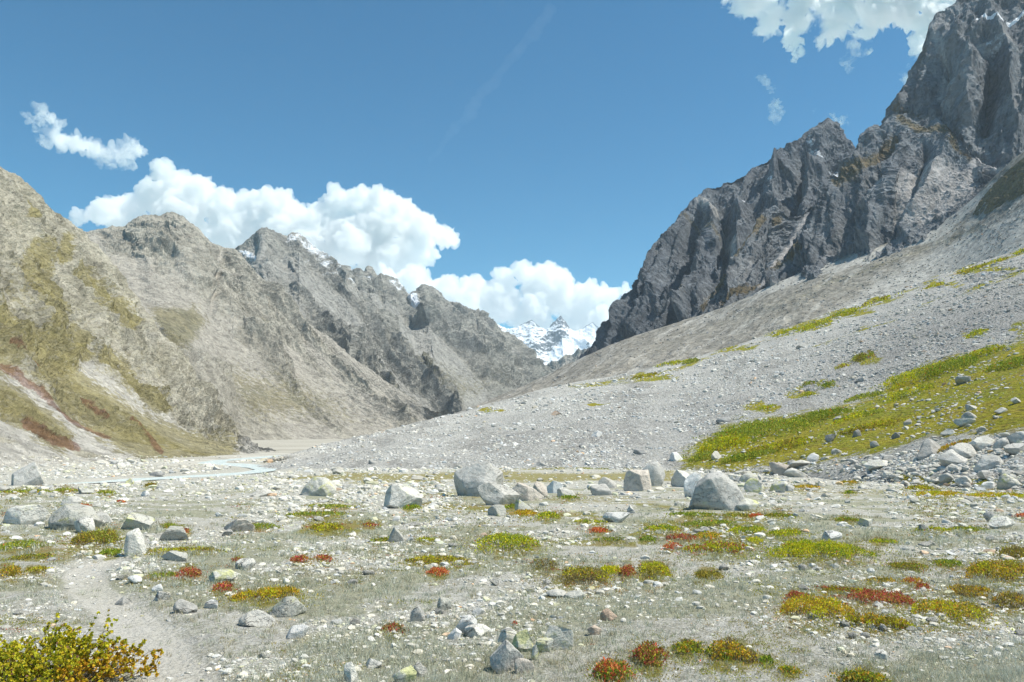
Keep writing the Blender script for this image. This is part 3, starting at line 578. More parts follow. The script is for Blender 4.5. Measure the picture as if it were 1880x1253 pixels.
def rock_mat(name, A, B, lichen=None, lamt=0.0, speck=0.35, dark=0.45):
    s = NT(name); p = s.objco(); ri = s.n('ObjectInfo').outputs['Random']
    v = s.n('VectorMath', operation='ADD'); s.put(v.inputs[0], p); s.put(v.inputs[1], s.n('ObjectInfo').outputs['Location']); p = v.outputs[0]
    n1 = s.noise(p, 0.9, 6, 0.62); n2 = s.noise(p, 5, 6, 0.7); n3 = s.noise(p, 45, 3, 0.7)
    c = s.mix(s.rng(n1, 0.36, 0.64), A, B)
    c = s.mix(s.math('MULTIPLY', s.rng(n2, 0.52, 0.7), dark), c, tuple(x * 0.5 for x in B))
    c = s.mix(s.math('MULTIPLY', s.rng(n3, 0.5, 0.65), speck), c, (0.16, 0.16, 0.155))
    c = s.mix(s.math('MULTIPLY', s.rng(n3, 0.45, 0.3), speck * 0.7), c, (0.68, 0.67, 0.65))
    if lichen is not None:
        l = s.rng(s.math('ADD', s.noise(p, 2.6, 7, 0.72), s.math('MULTIPLY', s.math('SUBTRACT', ri, 0.5), 0.12)), 0.56 - lamt, 0.66 - lamt)
        c = s.mix(s.math('MULTIPLY', l, 0.8), c, s.mix(s.rng(n2, 0.4, 0.6), lichen, tuple(min(1, x * 1.35) for x in lichen)))
    hsv = s.n('HueSaturation'); s.put(hsv.inputs['Color'], c); s.put(hsv.inputs['Value'], s.math('MULTIPLY_ADD', ri, 0.3, 0.84)); c = hsv.outputs[0]
    h = s.bump(s.noise(p, 5, 8, 0.68), 0.05); h = s.bump(s.noise(p, 1.4, 8, 0.7, 0.8), 0.16, 0.7, h); ck = s.noise(s.scale(p, (1, 1, 2.2)), 1.1, 5, 0.6, 1.2); ckm = s.math('MULTIPLY', s.rng(s.math('ABSOLUTE', s.math('SUBTRACT', ck, 0.5)), 0.008, 0.0), 1.0); h = s.bump(s.math('SUBTRACT', 1.0, ckm), 0.04, 0.8, h); c = s.mix(s.math('MULTIPLY', ckm, 0.3), c, (0.13, 0.125, 0.11))
    s.bsdf(c, 0.92, h, 0.15); return s.m
RM = {'P': rock_mat('pale_granite', (0.66, 0.64, 0.585), (0.56, 0.54, 0.49), (0.52, 0.51, 0.33), -0.02),
      'G': rock_mat('grey_granite', (0.56, 0.545, 0.51), (0.47, 0.455, 0.42), (0.46, 0.46, 0.33), -0.06),
      'B': rock_mat('beige_granite', (0.59, 0.53, 0.46), (0.52, 0.465, 0.40), (0.48, 0.45, 0.30), -0.05),
      'L': rock_mat('lichened_granite', (0.60, 0.585, 0.53), (0.51, 0.50, 0.44), (0.46, 0.46, 0.20), 0.045),
      'W': rock_mat('white_granite', (0.78, 0.77, 0.74), (0.68, 0.67, 0.64), None, 0, 0.2, 0.25),
      'O': rock_mat('rusty_granite', (0.56, 0.38, 0.26), (0.52, 0.43, 0.35), None, 0, 0.2),
      'D': rock_mat('dark_scree_granite', (0.40, 0.395, 0.385), (0.33, 0.325, 0.315), None, 0, 0.3)}

# every boulder one can point at: centre x, foot y, width, height in the photograph; material; shape seed; label; extra planes
BOULDERS = [
 (877, 913, 90, 62, 'G', 11, 'largest grey boulder with creased faces in the middle of the meadow', [(-.55, -.6, .5, .72), (.7, -.3, .65, .68), (-.2, -.95, .1, .7)]),
 (914, 929, 77, 41, 'P', 12, 'pale wedge boulder leaning against the front of the largest grey boulder', [(.6, -.3, .75, .45), (-.4, -.8, .3, .6)]),
 (969, 921, 58, 32, 'B', 13, 'beige pinkish boulder right of the pale wedge boulder', [(.35, -.2, .9, .5), (-.3, -.9, .2, .55)]),
 (992, 914, 26, 27, 'B', 14, 'small upright beige block behind the beige pinkish boulder', []),
 (1020, 907, 32, 22, 'W', 15, 'white squared block with a notched top beyond the beige boulders', []),
 (1041, 914, 34, 16, 'P', 16, 'low pale block with a mossy foot in front of the white squared block', []),
 (1106, 911, 41, 19, 'G', 17, 'low grey boulder with a flat sloping top left of the smooth pale dome', [(.1, -.2, 1, .4)]),
 (1117, 898, 33, 20, 'P', 18, 'jagged pale rock just behind the low grey boulder', []),
 (1174, 903, 51, 38, 'B', 19, 'smooth pale dome boulder with its shaded side facing the camera', [(-.5, -.85, .15, .55), (.9, -.2, .2, .6)]),
 (1202, 894, 45, 44, 'G', 20, 'cracked grey boulder standing behind the smooth pale dome', [(.8, -.4, .3, .6)]),
 (1256, 896, 37, 31, 'P', 21, 'pale boulder with a shaded left face behind the white rough boulder', [(-.8, -.6, .2, .4), (.3, -.3, .9, .6)]),
 (1279, 915, 40, 45, 'W', 22, 'bright white rough boulder half hidden by the big flat-faced grey boulder', []),
 (1322, 938, 96, 66, 'G', 23, 'big grey boulder with a broad flat shaded face and a bright ragged right side', [(-.42, -.9, .08, .42), (.62, -.35, .7, .66), (-.9, .1, .3, .72), (-.1, -.2, 1, .8)]),
 (1376, 939, 42, 21, 'L', 24, 'low pale lichened boulder at the right foot of the big flat-faced boulder', []),
 (1380, 886, 36, 17, 'L', 25, 'low lichened boulder behind the block with two peaks', []),
 (1388, 906, 36, 25, 'L', 26, 'yellowish lichened block between the big flat-faced boulder and the small mossy rock', []),
 (1432, 906, 27, 20, 'L', 27, 'small greenish rock with a shaded left face beside orange moss', [(-.7, -.6, .2, .4)]),
 (1452, 903, 17, 11, 'G', 28, 'fist-like grey stone touching the small greenish rock', []),
 (1438, 873, 41, 23, 'B', 29, 'tan boulder with a shaded front at the edge of the sandy terrace', [(-.4, -.9, .1, .45)]),
 (1465, 878, 40, 17, 'P', 30, 'low pale slab boulder against the right side of the tan boulder', []),
 (1478, 857, 48, 11, 'P', 31, 'long flat pale slab under the white block on the terrace edge', []),
 (1496, 848, 21, 14, 'W', 32, 'small bright white block on top of the terrace below the green slope', []),
 (1713, 837, 50, 30, 'G', 33, 'grey pyramid boulder with a split base at the left of the boulder pile', [(-.6, -.4, .6, .5), (.6, -.4, .6, .5)]),
 (1779, 843, 52, 28, 'P', 34, 'pale boulder with a sloping bright top in the boulder pile at right', []),
 (1763, 852, 60, 25, 'G', 35, 'broad low triangular grey boulder in front of the pale sloping boulder', [(-.5, -.5, .7, .5), (.5, -.5, .7, .5)]),
 (1811, 823, 46, 21, 'P', 36, 'long pale boulder at the back of the boulder pile', []),
 (1846, 822, 30, 17, 'G', 37, 'rounded grey boulder between the long pale boulder and the edge block', []),
 (1876, 813, 34, 20, 'G', 38, 'grey block highest on the right edge of the boulder pile', []),
 (1822, 862, 47, 25, 'G', 39, 'grey boulder with a bright crest and shaded left face on orange moss', [(-.7, -.5, .4, .45)]),
 (1860, 897, 44, 25, 'L', 40, 'stout lichened boulder with a dark hollow at the lower right of the pile', []),
 (1872, 834, 38, 19, 'G', 41, 'grey flat-topped block below the rounded grey boulder at right', []),
 (1620, 860, 47, 14, 'P', 42, 'long low pale slab lying on the rubble terrace', []),
 (1636, 847, 27, 10, 'G', 43, 'small flat grey slab at the upper edge of the rubble terrace', []),
 (1748, 866, 24, 13, 'P', 44, 'pale angular block under the broad triangular grey boulder', []),
 (1742, 888, 26, 18, 'G', 45, 'grey upright block in the lower rubble left of the stout lichened boulder', []),
 (1776, 893, 32, 17, 'P', 46, 'pale rounded block in the lower rubble of the boulder pile', []),
 (1820, 899, 30, 13, 'W', 47, 'white flat block beside the stout lichened boulder', []),
 (1816, 879, 24, 14, 'G', 48, 'grey squared block behind the white flat block', []),
 (1773, 705, 28, 14, 'G', 49, 'grey flat-topped boulder highest on the green slope', [(0, 0, 1, .4)]),
 (1785, 771, 27, 14, 'G', 50, 'grey triangular boulder behind the flat slab on the green slope', []),
 (1776, 782, 35, 12, 'P', 51, 'pale flat slab with a shaded front on the green slope', [(0, 0, 1, .3)]),
 (1788, 753, 21, 10, 'G', 52, 'small grey boulder just above the grey triangular boulder on the green slope', []),
 (1840, 759, 21, 10, 'G', 53, 'split grey boulder right of the grey triangular boulder on the green slope', []),
 (1870, 741, 19, 11, 'P', 54, 'pale boulder at the right edge of the green slope', []),
 (1528, 812, 19, 14, 'D', 55, 'dark grey cube boulder in the left half of the green slope', []),
 (1575, 803, 15, 13, 'D', 56, 'dark upright stone right of the dark cube boulder', []),
 (1608, 822, 17, 11, 'D', 57, 'dark rounded stone low on the green slope', []),
 (1539, 834, 19, 9, 'G', 58, 'flat grey stone at the foot of the green slope below the dark cube boulder', []),
 (1668, 781, 14, 11, 'B', 59, 'brownish stone in the middle of the green slope', []),
 (1646, 806, 14, 11, 'D', 60, 'small dark stone below the brownish stone on the green slope', []),
 (1682, 720, 15, 9, 'P', 61, 'pale stone near the upper edge of the green slope', []),
 (1544, 775, 19, 9, 'D', 62, 'dark flat stone half buried in the bright green shrubs', []),
 (1805, 795, 16, 11, 'G', 63, 'grey stone just above the boulder pile on the green slope', []),
 (1746, 799, 23, 11, 'P', 64, 'pale cluster stone left of the flat slab low on the green slope', []),
 (1586, 701, 21, 9, 'G', 65, 'grey boulder on the dark scree above the green slope', []),
 (1330, 778, 27, 11, 'D', 66, 'dark grey boulder where the scree meets the tip of the bright green shrubs', []),
 (1319, 844, 23, 14, 'P', 67, 'pale boulder sunk in green growth at the left end of the green slope', []),
 (1245, 847, 25, 15, 'W', 68, 'bright white stone at the left tip of the green slope', []),
 (1176, 836, 25, 11, 'D', 69, 'dark boulder at the foot of the scree above the cracked grey boulder', []),
 (1097, 803, 20, 11, 'W', 70, 'white boulder standing out halfway up the grey scree', []),
 (1072, 822, 18, 9, 'D', 71, 'dark boulder below the white boulder on the grey scree', []),
 (993, 857, 23, 9, 'G', 72, 'grey boulder at the scree foot behind the beige boulders', []),
 (1020, 764, 20, 9, 'O', 73, 'rusty orange boulder high on the grey scree', []),
 (682, 854, 14, 9, 'G', 74, 'small dark-sided stone at the lower left of the scree', []),
 (1475, 640, 20, 9, 'G', 75, 'grey boulder on the upper scree near the green crest', []),
 (1534, 993, 36, 15, 'W', 76, 'whitish blue stone at the upper edge of the bright yellow mat', []),
 (1596, 968, 29, 14, 'L', 77, 'small lichened stone right of the small green tuft in the right meadow', []),
 (1822, 959, 20, 18, 'G', 78, 'small upright grey stone beyond the green strip at right', []),
 (1849, 971, 46, 20, 'P', 79, 'pale low rock heap stone by the right edge near the red sprig', []),
 (1134, 961, 49, 17, 'W', 80, 'long white slab above the orange red shrub in the centre', [(0, 0, 1, .35)]),
 (1160, 944, 15, 14, 'P', 81, 'small pale upright stone behind the long white slab', []),
 (912, 949, 33, 20, 'L', 82, 'low lichened boulder in front of the pale wedge boulder', []),
 (960, 940, 29, 21, 'L', 83, 'pale lichened block behind the yellow orange shrub', []),
 (580, 912, 63, 33, 'L', 84, 'brownish lichened boulder alone left of the centre meadow', [(-.6, -.7, .3, .5)]),
 (737, 935, 69, 44, 'P', 85, 'rounded pale boulder between the brownish boulder and the largest grey boulder', [(0, -.9, .4, .65)]),
 (723, 997, 35, 27, 'L', 86, 'pointed lichened rock above the olive yellow strip', []),
 (474, 913, 42, 13, 'P', 87, 'flat pale stone beside the far end of the footpath', []),
 (430, 978, 56, 23, 'B', 88, 'tan boulder with a dark left face in the left meadow', [(-.8, -.4, .3, .4)]),
 (35, 893, 66, 42, 'G', 89, 'grey boulder with a bright cut face at the far left', [(.3, -.8, .5, .5), (-.8, -.4, .2, .55)]),
 (34, 964, 74, 34, 'P', 90, 'rounded pale boulder below the cut-faced boulder at the left edge', []),
 (118, 974, 94, 42, 'L', 91, 'long yellow lichened boulder right of the rounded pale boulder', [(.2, -.1, 1, .6)]),
 (148, 981, 43, 29, 'P', 92, 'pale block in front of the long yellow lichened boulder', []),
 (184, 962, 34, 18, 'G', 93, 'small grey block at the right end of the long yellow lichened boulder', []),
 (243, 974, 60, 27, 'L', 94, 'flat tilted lichened slab behind the mossy mound', [(.4, -.1, .9, .4)]),
 (243, 1021, 36, 46, 'P', 95, 'pale wedge stone propped at the right end of the mossy mound', [(.7, -.1, .7, .4)]),
 (126, 930, 36, 16, 'P', 96, 'pale stone above the long yellow lichened boulder', []),
 (150, 908, 32, 15, 'L', 97, 'pale lichened stone between the cut-faced boulder and the river', []),
 (264, 913, 18, 10, 'W', 98, 'small white domed stone below the near river bend', []),
 (315, 994, 52, 24, 'L', 99, 'low pale lichened stone by the small red sprig at left', []),
 (316, 1031, 50, 17, 'L', 100, 'flat mottled stone under the narrow yellow green strip', []),
 (284, 876, 25, 8, 'D', 101, 'dark flat stone at the far bank of the river', []),
 (235, 890, 19, 10, 'L', 102, 'greenish stone on the near bank of the river', []),
 (401, 1071, 50, 21, 'L', 103, 'pale slab between the dark red sprigs at left', []),
 (445, 1048, 35, 18, 'P', 104, 'pale stone above the pale slab by the red sprigs', []),
 (514, 1134, 72, 32, 'L', 105, 'broad mottled grey rock below the yellow olive mat', []),
 (466, 1152, 66, 24, 'P', 106, 'pale broken rock left of the broad mottled grey rock', []),
 (541, 1174, 40, 19, 'W', 107, 'white stone in the grass below the broad mottled grey rock', []),
 (242, 1073, 26, 14, 'W', 108, 'white stone on the right edge of the footpath', []),
 (287, 1090, 21, 15, 'W', 109, 'upper one of two white stones right of the footpath', []),
 (293, 1104, 29, 15, 'P', 110, 'lower one of two white stones right of the footpath', []),
 (222, 1113, 26, 13, 'G', 111, 'grey stone lying in the footpath beside the leafy bush', []),
 (335, 1127, 40, 22, 'G', 112, 'grey stone right of the footpath and the two white stones', []),
 (386, 1119, 25, 15, 'W', 113, 'small white stone right of the grey stone near the path', []),
 (169, 1250, 26, 20, 'P', 114, 'pale stone at the lower right foot of the leafy bush', []),
 (207, 1250, 23, 13, 'W', 115, 'white flat stone right of the pale stone by the leafy bush', []),
 (930, 1236, 58, 52, 'G', 116, 'speckled grey granite stone, the biggest in the near foreground', [(-.6, -.5, .6, .6), (.5, -.5, .7, .62), (0, -1, .1, .75)]),
 (961, 1198, 39, 34, 'L', 117, 'bright yellow green lichened stone behind the speckled granite stone', []),
 (931, 1182, 37, 25, 'P', 118, 'grey stone with a shaded left side behind the speckled granite stone', [(-.8, -.4, .2, .4)]),
 (1025, 1195, 54, 41, 'L', 119, 'angular lichened rock at the right of the near stone cluster', [(.1, -.95, .1, .45), (-.5, -.4, .8, .6)]),
 (1000, 1200, 32, 22, 'L', 120, 'small bright lichened stone in front of the angular lichened rock', []),
 (981, 1213, 13, 26, 'L', 121, 'thin upright lichened sliver in the near stone cluster', []),
 (963, 1238, 35, 24, 'B', 122, 'beige rubble stone at the right foot of the speckled granite stone', []),
 (834, 1175, 25, 18, 'W', 123, 'rounded white stone left of the near stone cluster', []),
 (852, 1164, 43, 30, 'W', 124, 'white grey stone with a notched top above the rounded white stone', []),
 (876, 1171, 45, 19, 'P', 125, 'long pale stone lying right of the rounded white stone', []),
 (814, 1123, 26, 22, 'L', 126, 'upright stone with yellow lichen patches above the white stones', []),
 (878, 1131, 21, 11, 'W', 127, 'small white stone right of the upright lichen patched stone', []),
 (766, 1142, 26, 25, 'G', 128, 'rounded grey stone left of the upright lichen patched stone', []),
 (770, 1244, 25, 25, 'P', 129, 'pale round stone in silver grass near the bottom edge', []),
 (1022, 1099, 36, 13, 'P', 130, 'low pale stone below the olive brown shrub', []),
 (1056, 1101, 35, 13, 'L', 131, 'low stone crusted with dark and yellow lichen', []),
 (1119, 1141, 29, 19, 'O', 132, 'orange tinted pale stone right of centre in the foreground', []),
 (1092, 1167, 25, 15, 'O', 133, 'pinkish orange stone just above the angular lichened rock', []),
 (642, 1254, 23, 33, 'P', 134, 'upright pale stone cut by the bottom edge left of centre', []),
 (741, 1256, 41, 26, 'L', 135, 'lichened stone at the bottom edge left of the speckled granite stone', []),
 (684, 1229, 31, 15, 'P', 136, 'pale low stone near the bottom edge above the upright pale stone', []),
 (1621, 1212, 23, 13, 'P', 137, 'lone small pale stone in the lower right grass', []),
]
used_px = []
def place_on(px, py):
    loc, nor, nm = cast(px, py)
    if loc is None: loc = snap(px, py); nor = np.array([0, 0, 1.]); nm = 'ground'
    return loc, nor, nm
for (cx, by, w, h, mk, seed, label, cuts) in BOULDERS:
    loc, nor, nm = place_on(cx, by - 1)
    d = loc[1]; W = w / F * d; H = h / F * d
    sub = 5 if w > 45 else 4
    V, Fc = rock_shape(sub, seed, 7 if cuts else 10, cuts=cuts)
    depth = W * (0.62 + 0.3 * ((seed * 37 % 10) / 10))
    # scale so the silhouette above ground fills w x h; a sixth of it is bedded in the ground
    S = np.array([W * 1.04, depth, H * 1.5])
    P = V * S; P[:, 2] -= H * 0.5
    me = raw_mesh('boulder' if w > 30 else 'rock', P, Fc, 3)
    o = link('boulder' if w > 30 else 'rock', me, RM[mk], loc=(loc[0], loc[1] + depth * 0.42, loc[2]))
    tag(o, label, 'boulder' if w > 30 else 'rock', 'boulders and larger rocks of the valley floor')
    used_px.append((cx, by, w, h))
UP = np.array(used_px, float)

# ------------------------------------------------------------------ stones: the many
def sample_px(n, x0, x1, y0, y1, bias=1.0):
    u = rng.random(n); return x0 + (x1 - x0) * rng.random(n), y0 + (y1 - y0) * u ** bias
PROTO = [rock_shape(2, 500 + k, 9, soft=1.0, amp=0.07) for k in range(14)]
PROTO1 = [rock_shape(1, 700 + k, 4, amp=0.15) for k in range(10)]
def powsize(n, a, b, k):
    u = rng.random(n); return (a ** (1 - k) + u * (b ** (1 - k) - a ** (1 - k))) ** (1 / (1 - k))

def gather(n, box, size, density, want=None):
    xs, ys = sample_px(n, *box); ss = powsize(n, *size)
    out = []
    for x, y, s_ in zip(xs, ys, ss):
        loc, nor, nm = cast(x, y)
        if loc is None or (want and nm != want): continue
        out.append((x, y, s_, *loc, *nor))
    A = np.array(out)
    return A[rng.random(len(A)) < density(A)]

def stone_cloud(name, A, tint, label=None, lo=False):
    """many bedded stones as one mesh"""
    Vs, Fs, Cs, off = [], [], [], 0
    PR = PROTO1 if lo else PROTO
    nn = len(A); ang = rng.random(nn) * 6.283; k = rng.integers(len(PR), size=nn)
    asp = np.stack([rng.uniform(0.8, 1.3, nn), rng.uniform(0.7, 1.2, nn), rng.uniform(0.4, 0.85, nn)], 1)
    for j in range(len(PR)):
        I = np.where(k == j)[0]
        if len(I) == 0: continue
        V, Fc = PR[j]
        S = (A[I, 2] / F * A[I, 4])[:, None] * asp[I]
        L = V[None] * S[:, None, :]; L[:, :, 2] -= 0.46 * S[:, None, 2]
        c, s_ = np.cos(ang[I])[:, None], np.sin(ang[I])[:, None]
        X = L[:, :, 0] * c - L[:, :, 1] * s_; Y = L[:, :, 0] * s_ + L[:, :, 1] * c
        Wd = np.stack([X, Y, L[:, :, 2]], 2) + A[I, None, 3:6]
        Vs.append(Wd.reshape(-1, 3)); Fs.append((Fc[None] + (np.arange(len(I)) * len(V))[:, None, None] + off).reshape(-1, 3)); off += len(I) * len(V)
        Cs.append(np.repeat(tint(len(I), A[I]), len(V), 0))
    me = raw_mesh(name, np.concatenate(Vs), np.concatenate(Fs), 3, smooth=False)
    color_attr(me, 'tint', np.concatenate(Cs))
    return link(name, me, M_stones)
def stones_mat():
    s = NT('loose_stone'); p = s.pos(); n = s.noise(p, 30, 5, 0.7); n0 = s.noise(p, 3, 5, 0.7)
    c = s.mix(s.math('MULTIPLY', s.rng(n, 0.48, 0.68), 0.5), s.attr('tint', 'Color'), (0.24, 0.235, 0.21))
    c = s.mix(s.math('MULTIPLY', s.rng(n0, 0.5, 0.7), 0.3), c, (0.3, 0.29, 0.25))
    s.bsdf(c, 0.93, s.bump(n, 0.01), 0.15); return s.m
M_stones = stones_mat()
def tints(base, var, lich=0.0):
    def f(n, A):
        v = rng.uniform(1 - var, 1 + var * 0.7, n)[:, None] * np.array(base)[None]
        warm = rng.normal(0, 0.02, n)[:, None] * np.array([[1, 0.3, -1]])
        c = v + warm
        L = rng.random(n) < lich
        c[L] = c[L] * np.array([0.92, 0.95, 0.75])
        R = rng.random(n) < 0.015; c[R] = c[R] * np.array([1.1, 0.8, 0.6])
        return np.clip(c, 0.05, 0.8)
    return f

def gravel_density(A):
    P = A[:, 3:6]
    pd = path_dist(A[:, 3], A[:, 4]); rd = river_dist(A[:, 3], A[:, 4])
    g = np.clip(fbm(P / 2.6 + 31, 4) * 1.9 + 0.5, 0, 1)
    far = np.clip((A[:, 4] - 22) / 30, 0, 1)
    c = np.clip(fbm(P / np.maximum(3.0, A[:, 4:5] * 0.16) + 71, 4) * 3.0 + 0.52, np.clip((A[:, 4] - 12) / 60, 0.03, 0.3), 1)
    dn = (0.12 + 0.88 * (1 - g)) * (1 - far) + far
    dn *= c
    dn *= np.where(pd < 0.28, 0.12, 1) * np.clip((rd - 4.2) / 1.5, 0, 1)
    dn *= np.clip(1 - poly(A[:, :2], [(560, 872), (800, 868), (1240, 868), (1240, 880), (500, 884)], 5) * 0.85, 0, 1)
    for (cx, by, w, h) in used_px:
        dn[np.hypot((A[:, 0] - cx) / (w * .5), (A[:, 1] - by + h * .3) / (h * .45)) < 1] = 0
    # the small stones of the near stone cluster and of the far left rubble
    return np.clip(dn, 0, 1)

near_stones = gather(230000, (-160, 2040, 846, 1300, 1.15), (1.8, 19, 2.8), gravel_density, 'ground')
bench = gather(4600, (1180, 2000, 800, 905, 0.9), (3.5, 18, 2.4), lambda A: np.clip(poly(A[:, :2], [(1240, 872), (1450, 852), (1560, 846), (1700, 838), (1880, 800), (2000, 790), (2000, 905), (1650, 900), (1400, 890)], 14) * (0.35 + 0.65 * np.clip((A[:, 0] - 1450) / 300, 0, 1)), 0, 1))
slope_rocks = gather(9000, (1240, 2000, 600, 850), (2.2, 10, 2.7), lambda A: poly(A[:, :2], [(1235, 860), (1285, 812), (1340, 772), (1560, 745), (1720, 672), (1900, 610), (2000, 590), (2000, 800), (1700, 818), (1500, 845)], 8) * np.clip(fbm(A[:, 3:6] / 9, 3) * 2 + 0.45, 0, 1), 'scree_slope')
left_rocks = gather(2600, (-160, 520, 838, 900), (2.2, 8, 2.6), lambda A: 0.8 * np.clip((river_dist(A[:, 3], A[:, 4]) - 4.5) / 2, 0, 1))
def scree_density(A):
    P = A[:, 3:6]
    v = poly(A[:, :2], [(1235, 860), (1285, 812), (1340, 772), (1450, 763), (1560, 745), (1640, 700), (1720, 672), (1840, 637), (1900, 610), (2700, 400), (2700, 800), (1880, 798), (1700, 818), (1500, 845), (1330, 858)], 10)
    c = np.clip(fbm(P / 22 + 3, 4) * 3 + 0.45 + 0.5 * poly(A[:, :2], [(1640, 600), (1800, 520), (1900, 500), (2700, 300), (2700, 420), (1880, 610), (1640, 680), (1500, 700)], 60), 0.04, 1)
    return (1 - v) * np.where(A[:, 2] > 3.2, c, np.clip(c + .4, 0, 1))
scree = gather(100000, (440, 2040, 400, 866, 0.8), (1.9, 10.0, 2.8), scree_density, 'scree_slope')
talus = gather(26000, (700, 2040, 300, 800), (2.2, 5.0, 3.0), lambda A: np.clip(fbm(A[:, 3:6] / 40, 4) * 1.6 + 0.55, 0.08, 1), 'talus_slope')

# the largest of them are things of their own; the rest lie together
KINDS = [('P', 'G', 'small grey stone among the rubble of the terrace below the green slope', 'stones of the terrace rubble', bench, 80),
         ('P', 'G', 'small stone lying in the low green growth of the slope', 'stones on the green slope', slope_rocks, 30),
         ('P', 'L', 'small pale stone lying on the stony meadow', 'loose stones of the meadow', near_stones, 65)]
rest = {}
indiv_proto = {}
for mkA, mkB, label, group, A, nkeep in KINDS:
    o_ = np.argsort(-A[:, 2]); keep, others = A[o_[:nkeep]], A[o_[nkeep:]]
    rest[group] = others
    for q, a in enumerate(keep):
        mk = mkA if rng.random() < 0.75 else mkB
        key = (mk, q % 6)
        if key not in indiv_proto:
            V, Fc = rock_shape(4, 900 + (ord(key[0]) * 7 + key[1]) % 97, 9, soft=0.98, amp=0.07)
            V = V.copy(); V[:, 2] -= 0.25
            me = raw_mesh('rock', V, Fc, 3); me.materials.append(RM[mk]); indiv_proto[key] = me
        o = link('rock', indiv_proto[key]); S = a[2] / F * a[4]
        o.location = a[3:6]; o.scale = (S * rng.uniform(.9, 1.2), S * rng.uniform(.7, 1.1), S * rng.uniform(.5, .85)); o.rotation_euler = (0, 0, rng.random() * 6.28)
        tag(o, label, 'rock', group)
meadow_rest = np.concatenate([rest['loose stones of the meadow'], left_rocks])
big = meadow_rest[:, 2] > 5
o = stone_cloud('meadow_pebbles', meadow_rest[meadow_rest[:, 2] <= 3.2], tints((0.62, 0.60, 0.54), 0.30, 0.08), lo=True); tag(o, 'countless small pebbles bedded in the meadow floor', 'pebbles', kind='stuff')
o = stone_cloud('meadow_stones', meadow_rest[meadow_rest[:, 2] > 3.2], tints((0.62, 0.60, 0.54), 0.32, 0.10)); tag(o, 'countless pale stones strewn over the meadow floor', 'stones', kind='stuff')
o = stone_cloud('terrace_rubble', np.concatenate([rest['stones of the terrace rubble'], rest['stones on the green slope']]), tints((0.56, 0.545, 0.50), 0.26, 0.10)); tag(o, 'grey rubble of the terrace and green slope at right', 'stones', kind='stuff')
def scree_tint(n, A):
    c = tints((0.62, 0.61, 0.57), 0.32)(n, A)
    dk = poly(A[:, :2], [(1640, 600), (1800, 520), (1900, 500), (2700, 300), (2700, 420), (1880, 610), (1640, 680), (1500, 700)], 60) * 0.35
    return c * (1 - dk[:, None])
o = stone_cloud('talus_stones', talus, tints((0.40, 0.37, 0.34), 0.35), lo=True); tag(o, 'brownish blocks on the far talus under the cliffs', 'scree', kind='stuff')
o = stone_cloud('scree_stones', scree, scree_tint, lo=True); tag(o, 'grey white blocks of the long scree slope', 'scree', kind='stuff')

# ------------------------------------------------------------------ plants
def leaf_mat(name, rough=0.6, trans=0.3):
    s = NT(name); c = s.attr('tint', 'Color')
    d = s.n('BsdfPrincipled'); s.put(d.inputs['Base Color'], c); d.inputs['Roughness'].default_value = rough; d.inputs['Specular IOR Level'].default_value = 0.2
    t = s.n('BsdfTranslucent'); s.put(t.inputs['Color'], c)
    m = s.n('MixShader'); m.inputs[0].default_value = trans; s.t.links.new(d.outputs[0], m.inputs[1]); s.t.links.new(t.outputs[0], m.inputs[2])
    s.t.links.new(m.outputs[0], s.out.inputs[0]); return s.m
M_leaf = leaf_mat('leaf'); M_grass = leaf_mat('grass_blade', 0.7, 0.25)
def bark():
    s = NT('dark_bark'); s.bsdf(s.mix(s.noise(s.pos(), 40, 4), (0.13, 0.085, 0.07), (0.06, 0.04, 0.04)), 0.85); return s.m
M_bark = bark()
PAL = {'Y': [(.50, .48, .015), (.40, .43, .015), (.32, .37, .02), (.54, .45, .02)], 'G': [(.17, .25, .025), (.24, .31, .03), (.11, .17, .02), (.30, .33, .03)],
       'O': [(.27, .235, .035), (.20, .18, .03), (.34, .25, .035), (.16, .13, .04)], 'R': [(.42, .06, .055), (.35, .055, .045), (.48, .12, .08), (.28, .07, .04), (.40,.22,.05), (.30,.20,.05)],
       'A': [(.55, .12, .05), (.45, .08, .04), (.55, .22, .08)], 'X': [(.55, .38, .02), (.52, .27, .03), (.38, .32, .03)],
       'B': [(.20, .15, .07), (.14, .11, .06), (.24, .19, .06)], 'S': [(.30, .31, .22), (.36, .37, .29), (.24, .25, .16)],
       'E': [(.22, .27, .04), (.28, .32, .045), (.16, .20, .035), (.33, .34, .04)]}

def leaves_mesh(name, C, U, L, Wd, col):
    """one small pointed leaf per row: base point C, direction U, length L, width Wd"""
    n = len(C); r = rng.normal(size=(n, 3)); T = np.cross(U, r); T /= np.linalg.norm(T, axis=1)[:, None] + 1e-9
    Nn = np.cross(U, T)
    tip = C + U * L[:, None]; mid = C + U * (L * 0.5)[:, None] + Nn * (L * 0.12)[:, None]
    V = np.stack([C, mid + T * (Wd * .5)[:, None], tip, mid - T * (Wd * .5)[:, None]], 1).reshape(-1, 3)
    Fq = np.arange(n * 4).reshape(n, 4)
    me = raw_mesh(name, V, Fq, 4, False); color_attr(me, 'tint', np.repeat(col, 4, 0)); return me

def stems_mesh(name, A, B, r):
    """three-sided sticks from A to B"""
    n = len(A); D = B - A; D /= np.linalg.norm(D, axis=1)[:, None] + 1e-9
    X = np.cross(D, rng.normal(size=(n, 3))); X /= np.linalg.norm(X, axis=1)[:, None] + 1e-9; Y = np.cross(D, X)
    V = []
    for P, k in ((A, 1.0), (B, 0.5)):
        for a in (0, 2.094, 4.189): V.append(P + (X * math.cos(a) + Y * math.sin(a)) * (r * k)[:, None])
    V = np.stack(V, 1).reshape(-1, 3); b = (np.arange(n) * 6)[:, None]
    Fq = np.concatenate([b + np.array([i, (i + 1) % 3, 3 + (i + 1) % 3, 3 + i]) for i in range(3)])
    return raw_mesh(name, V, Fq, 4, False)

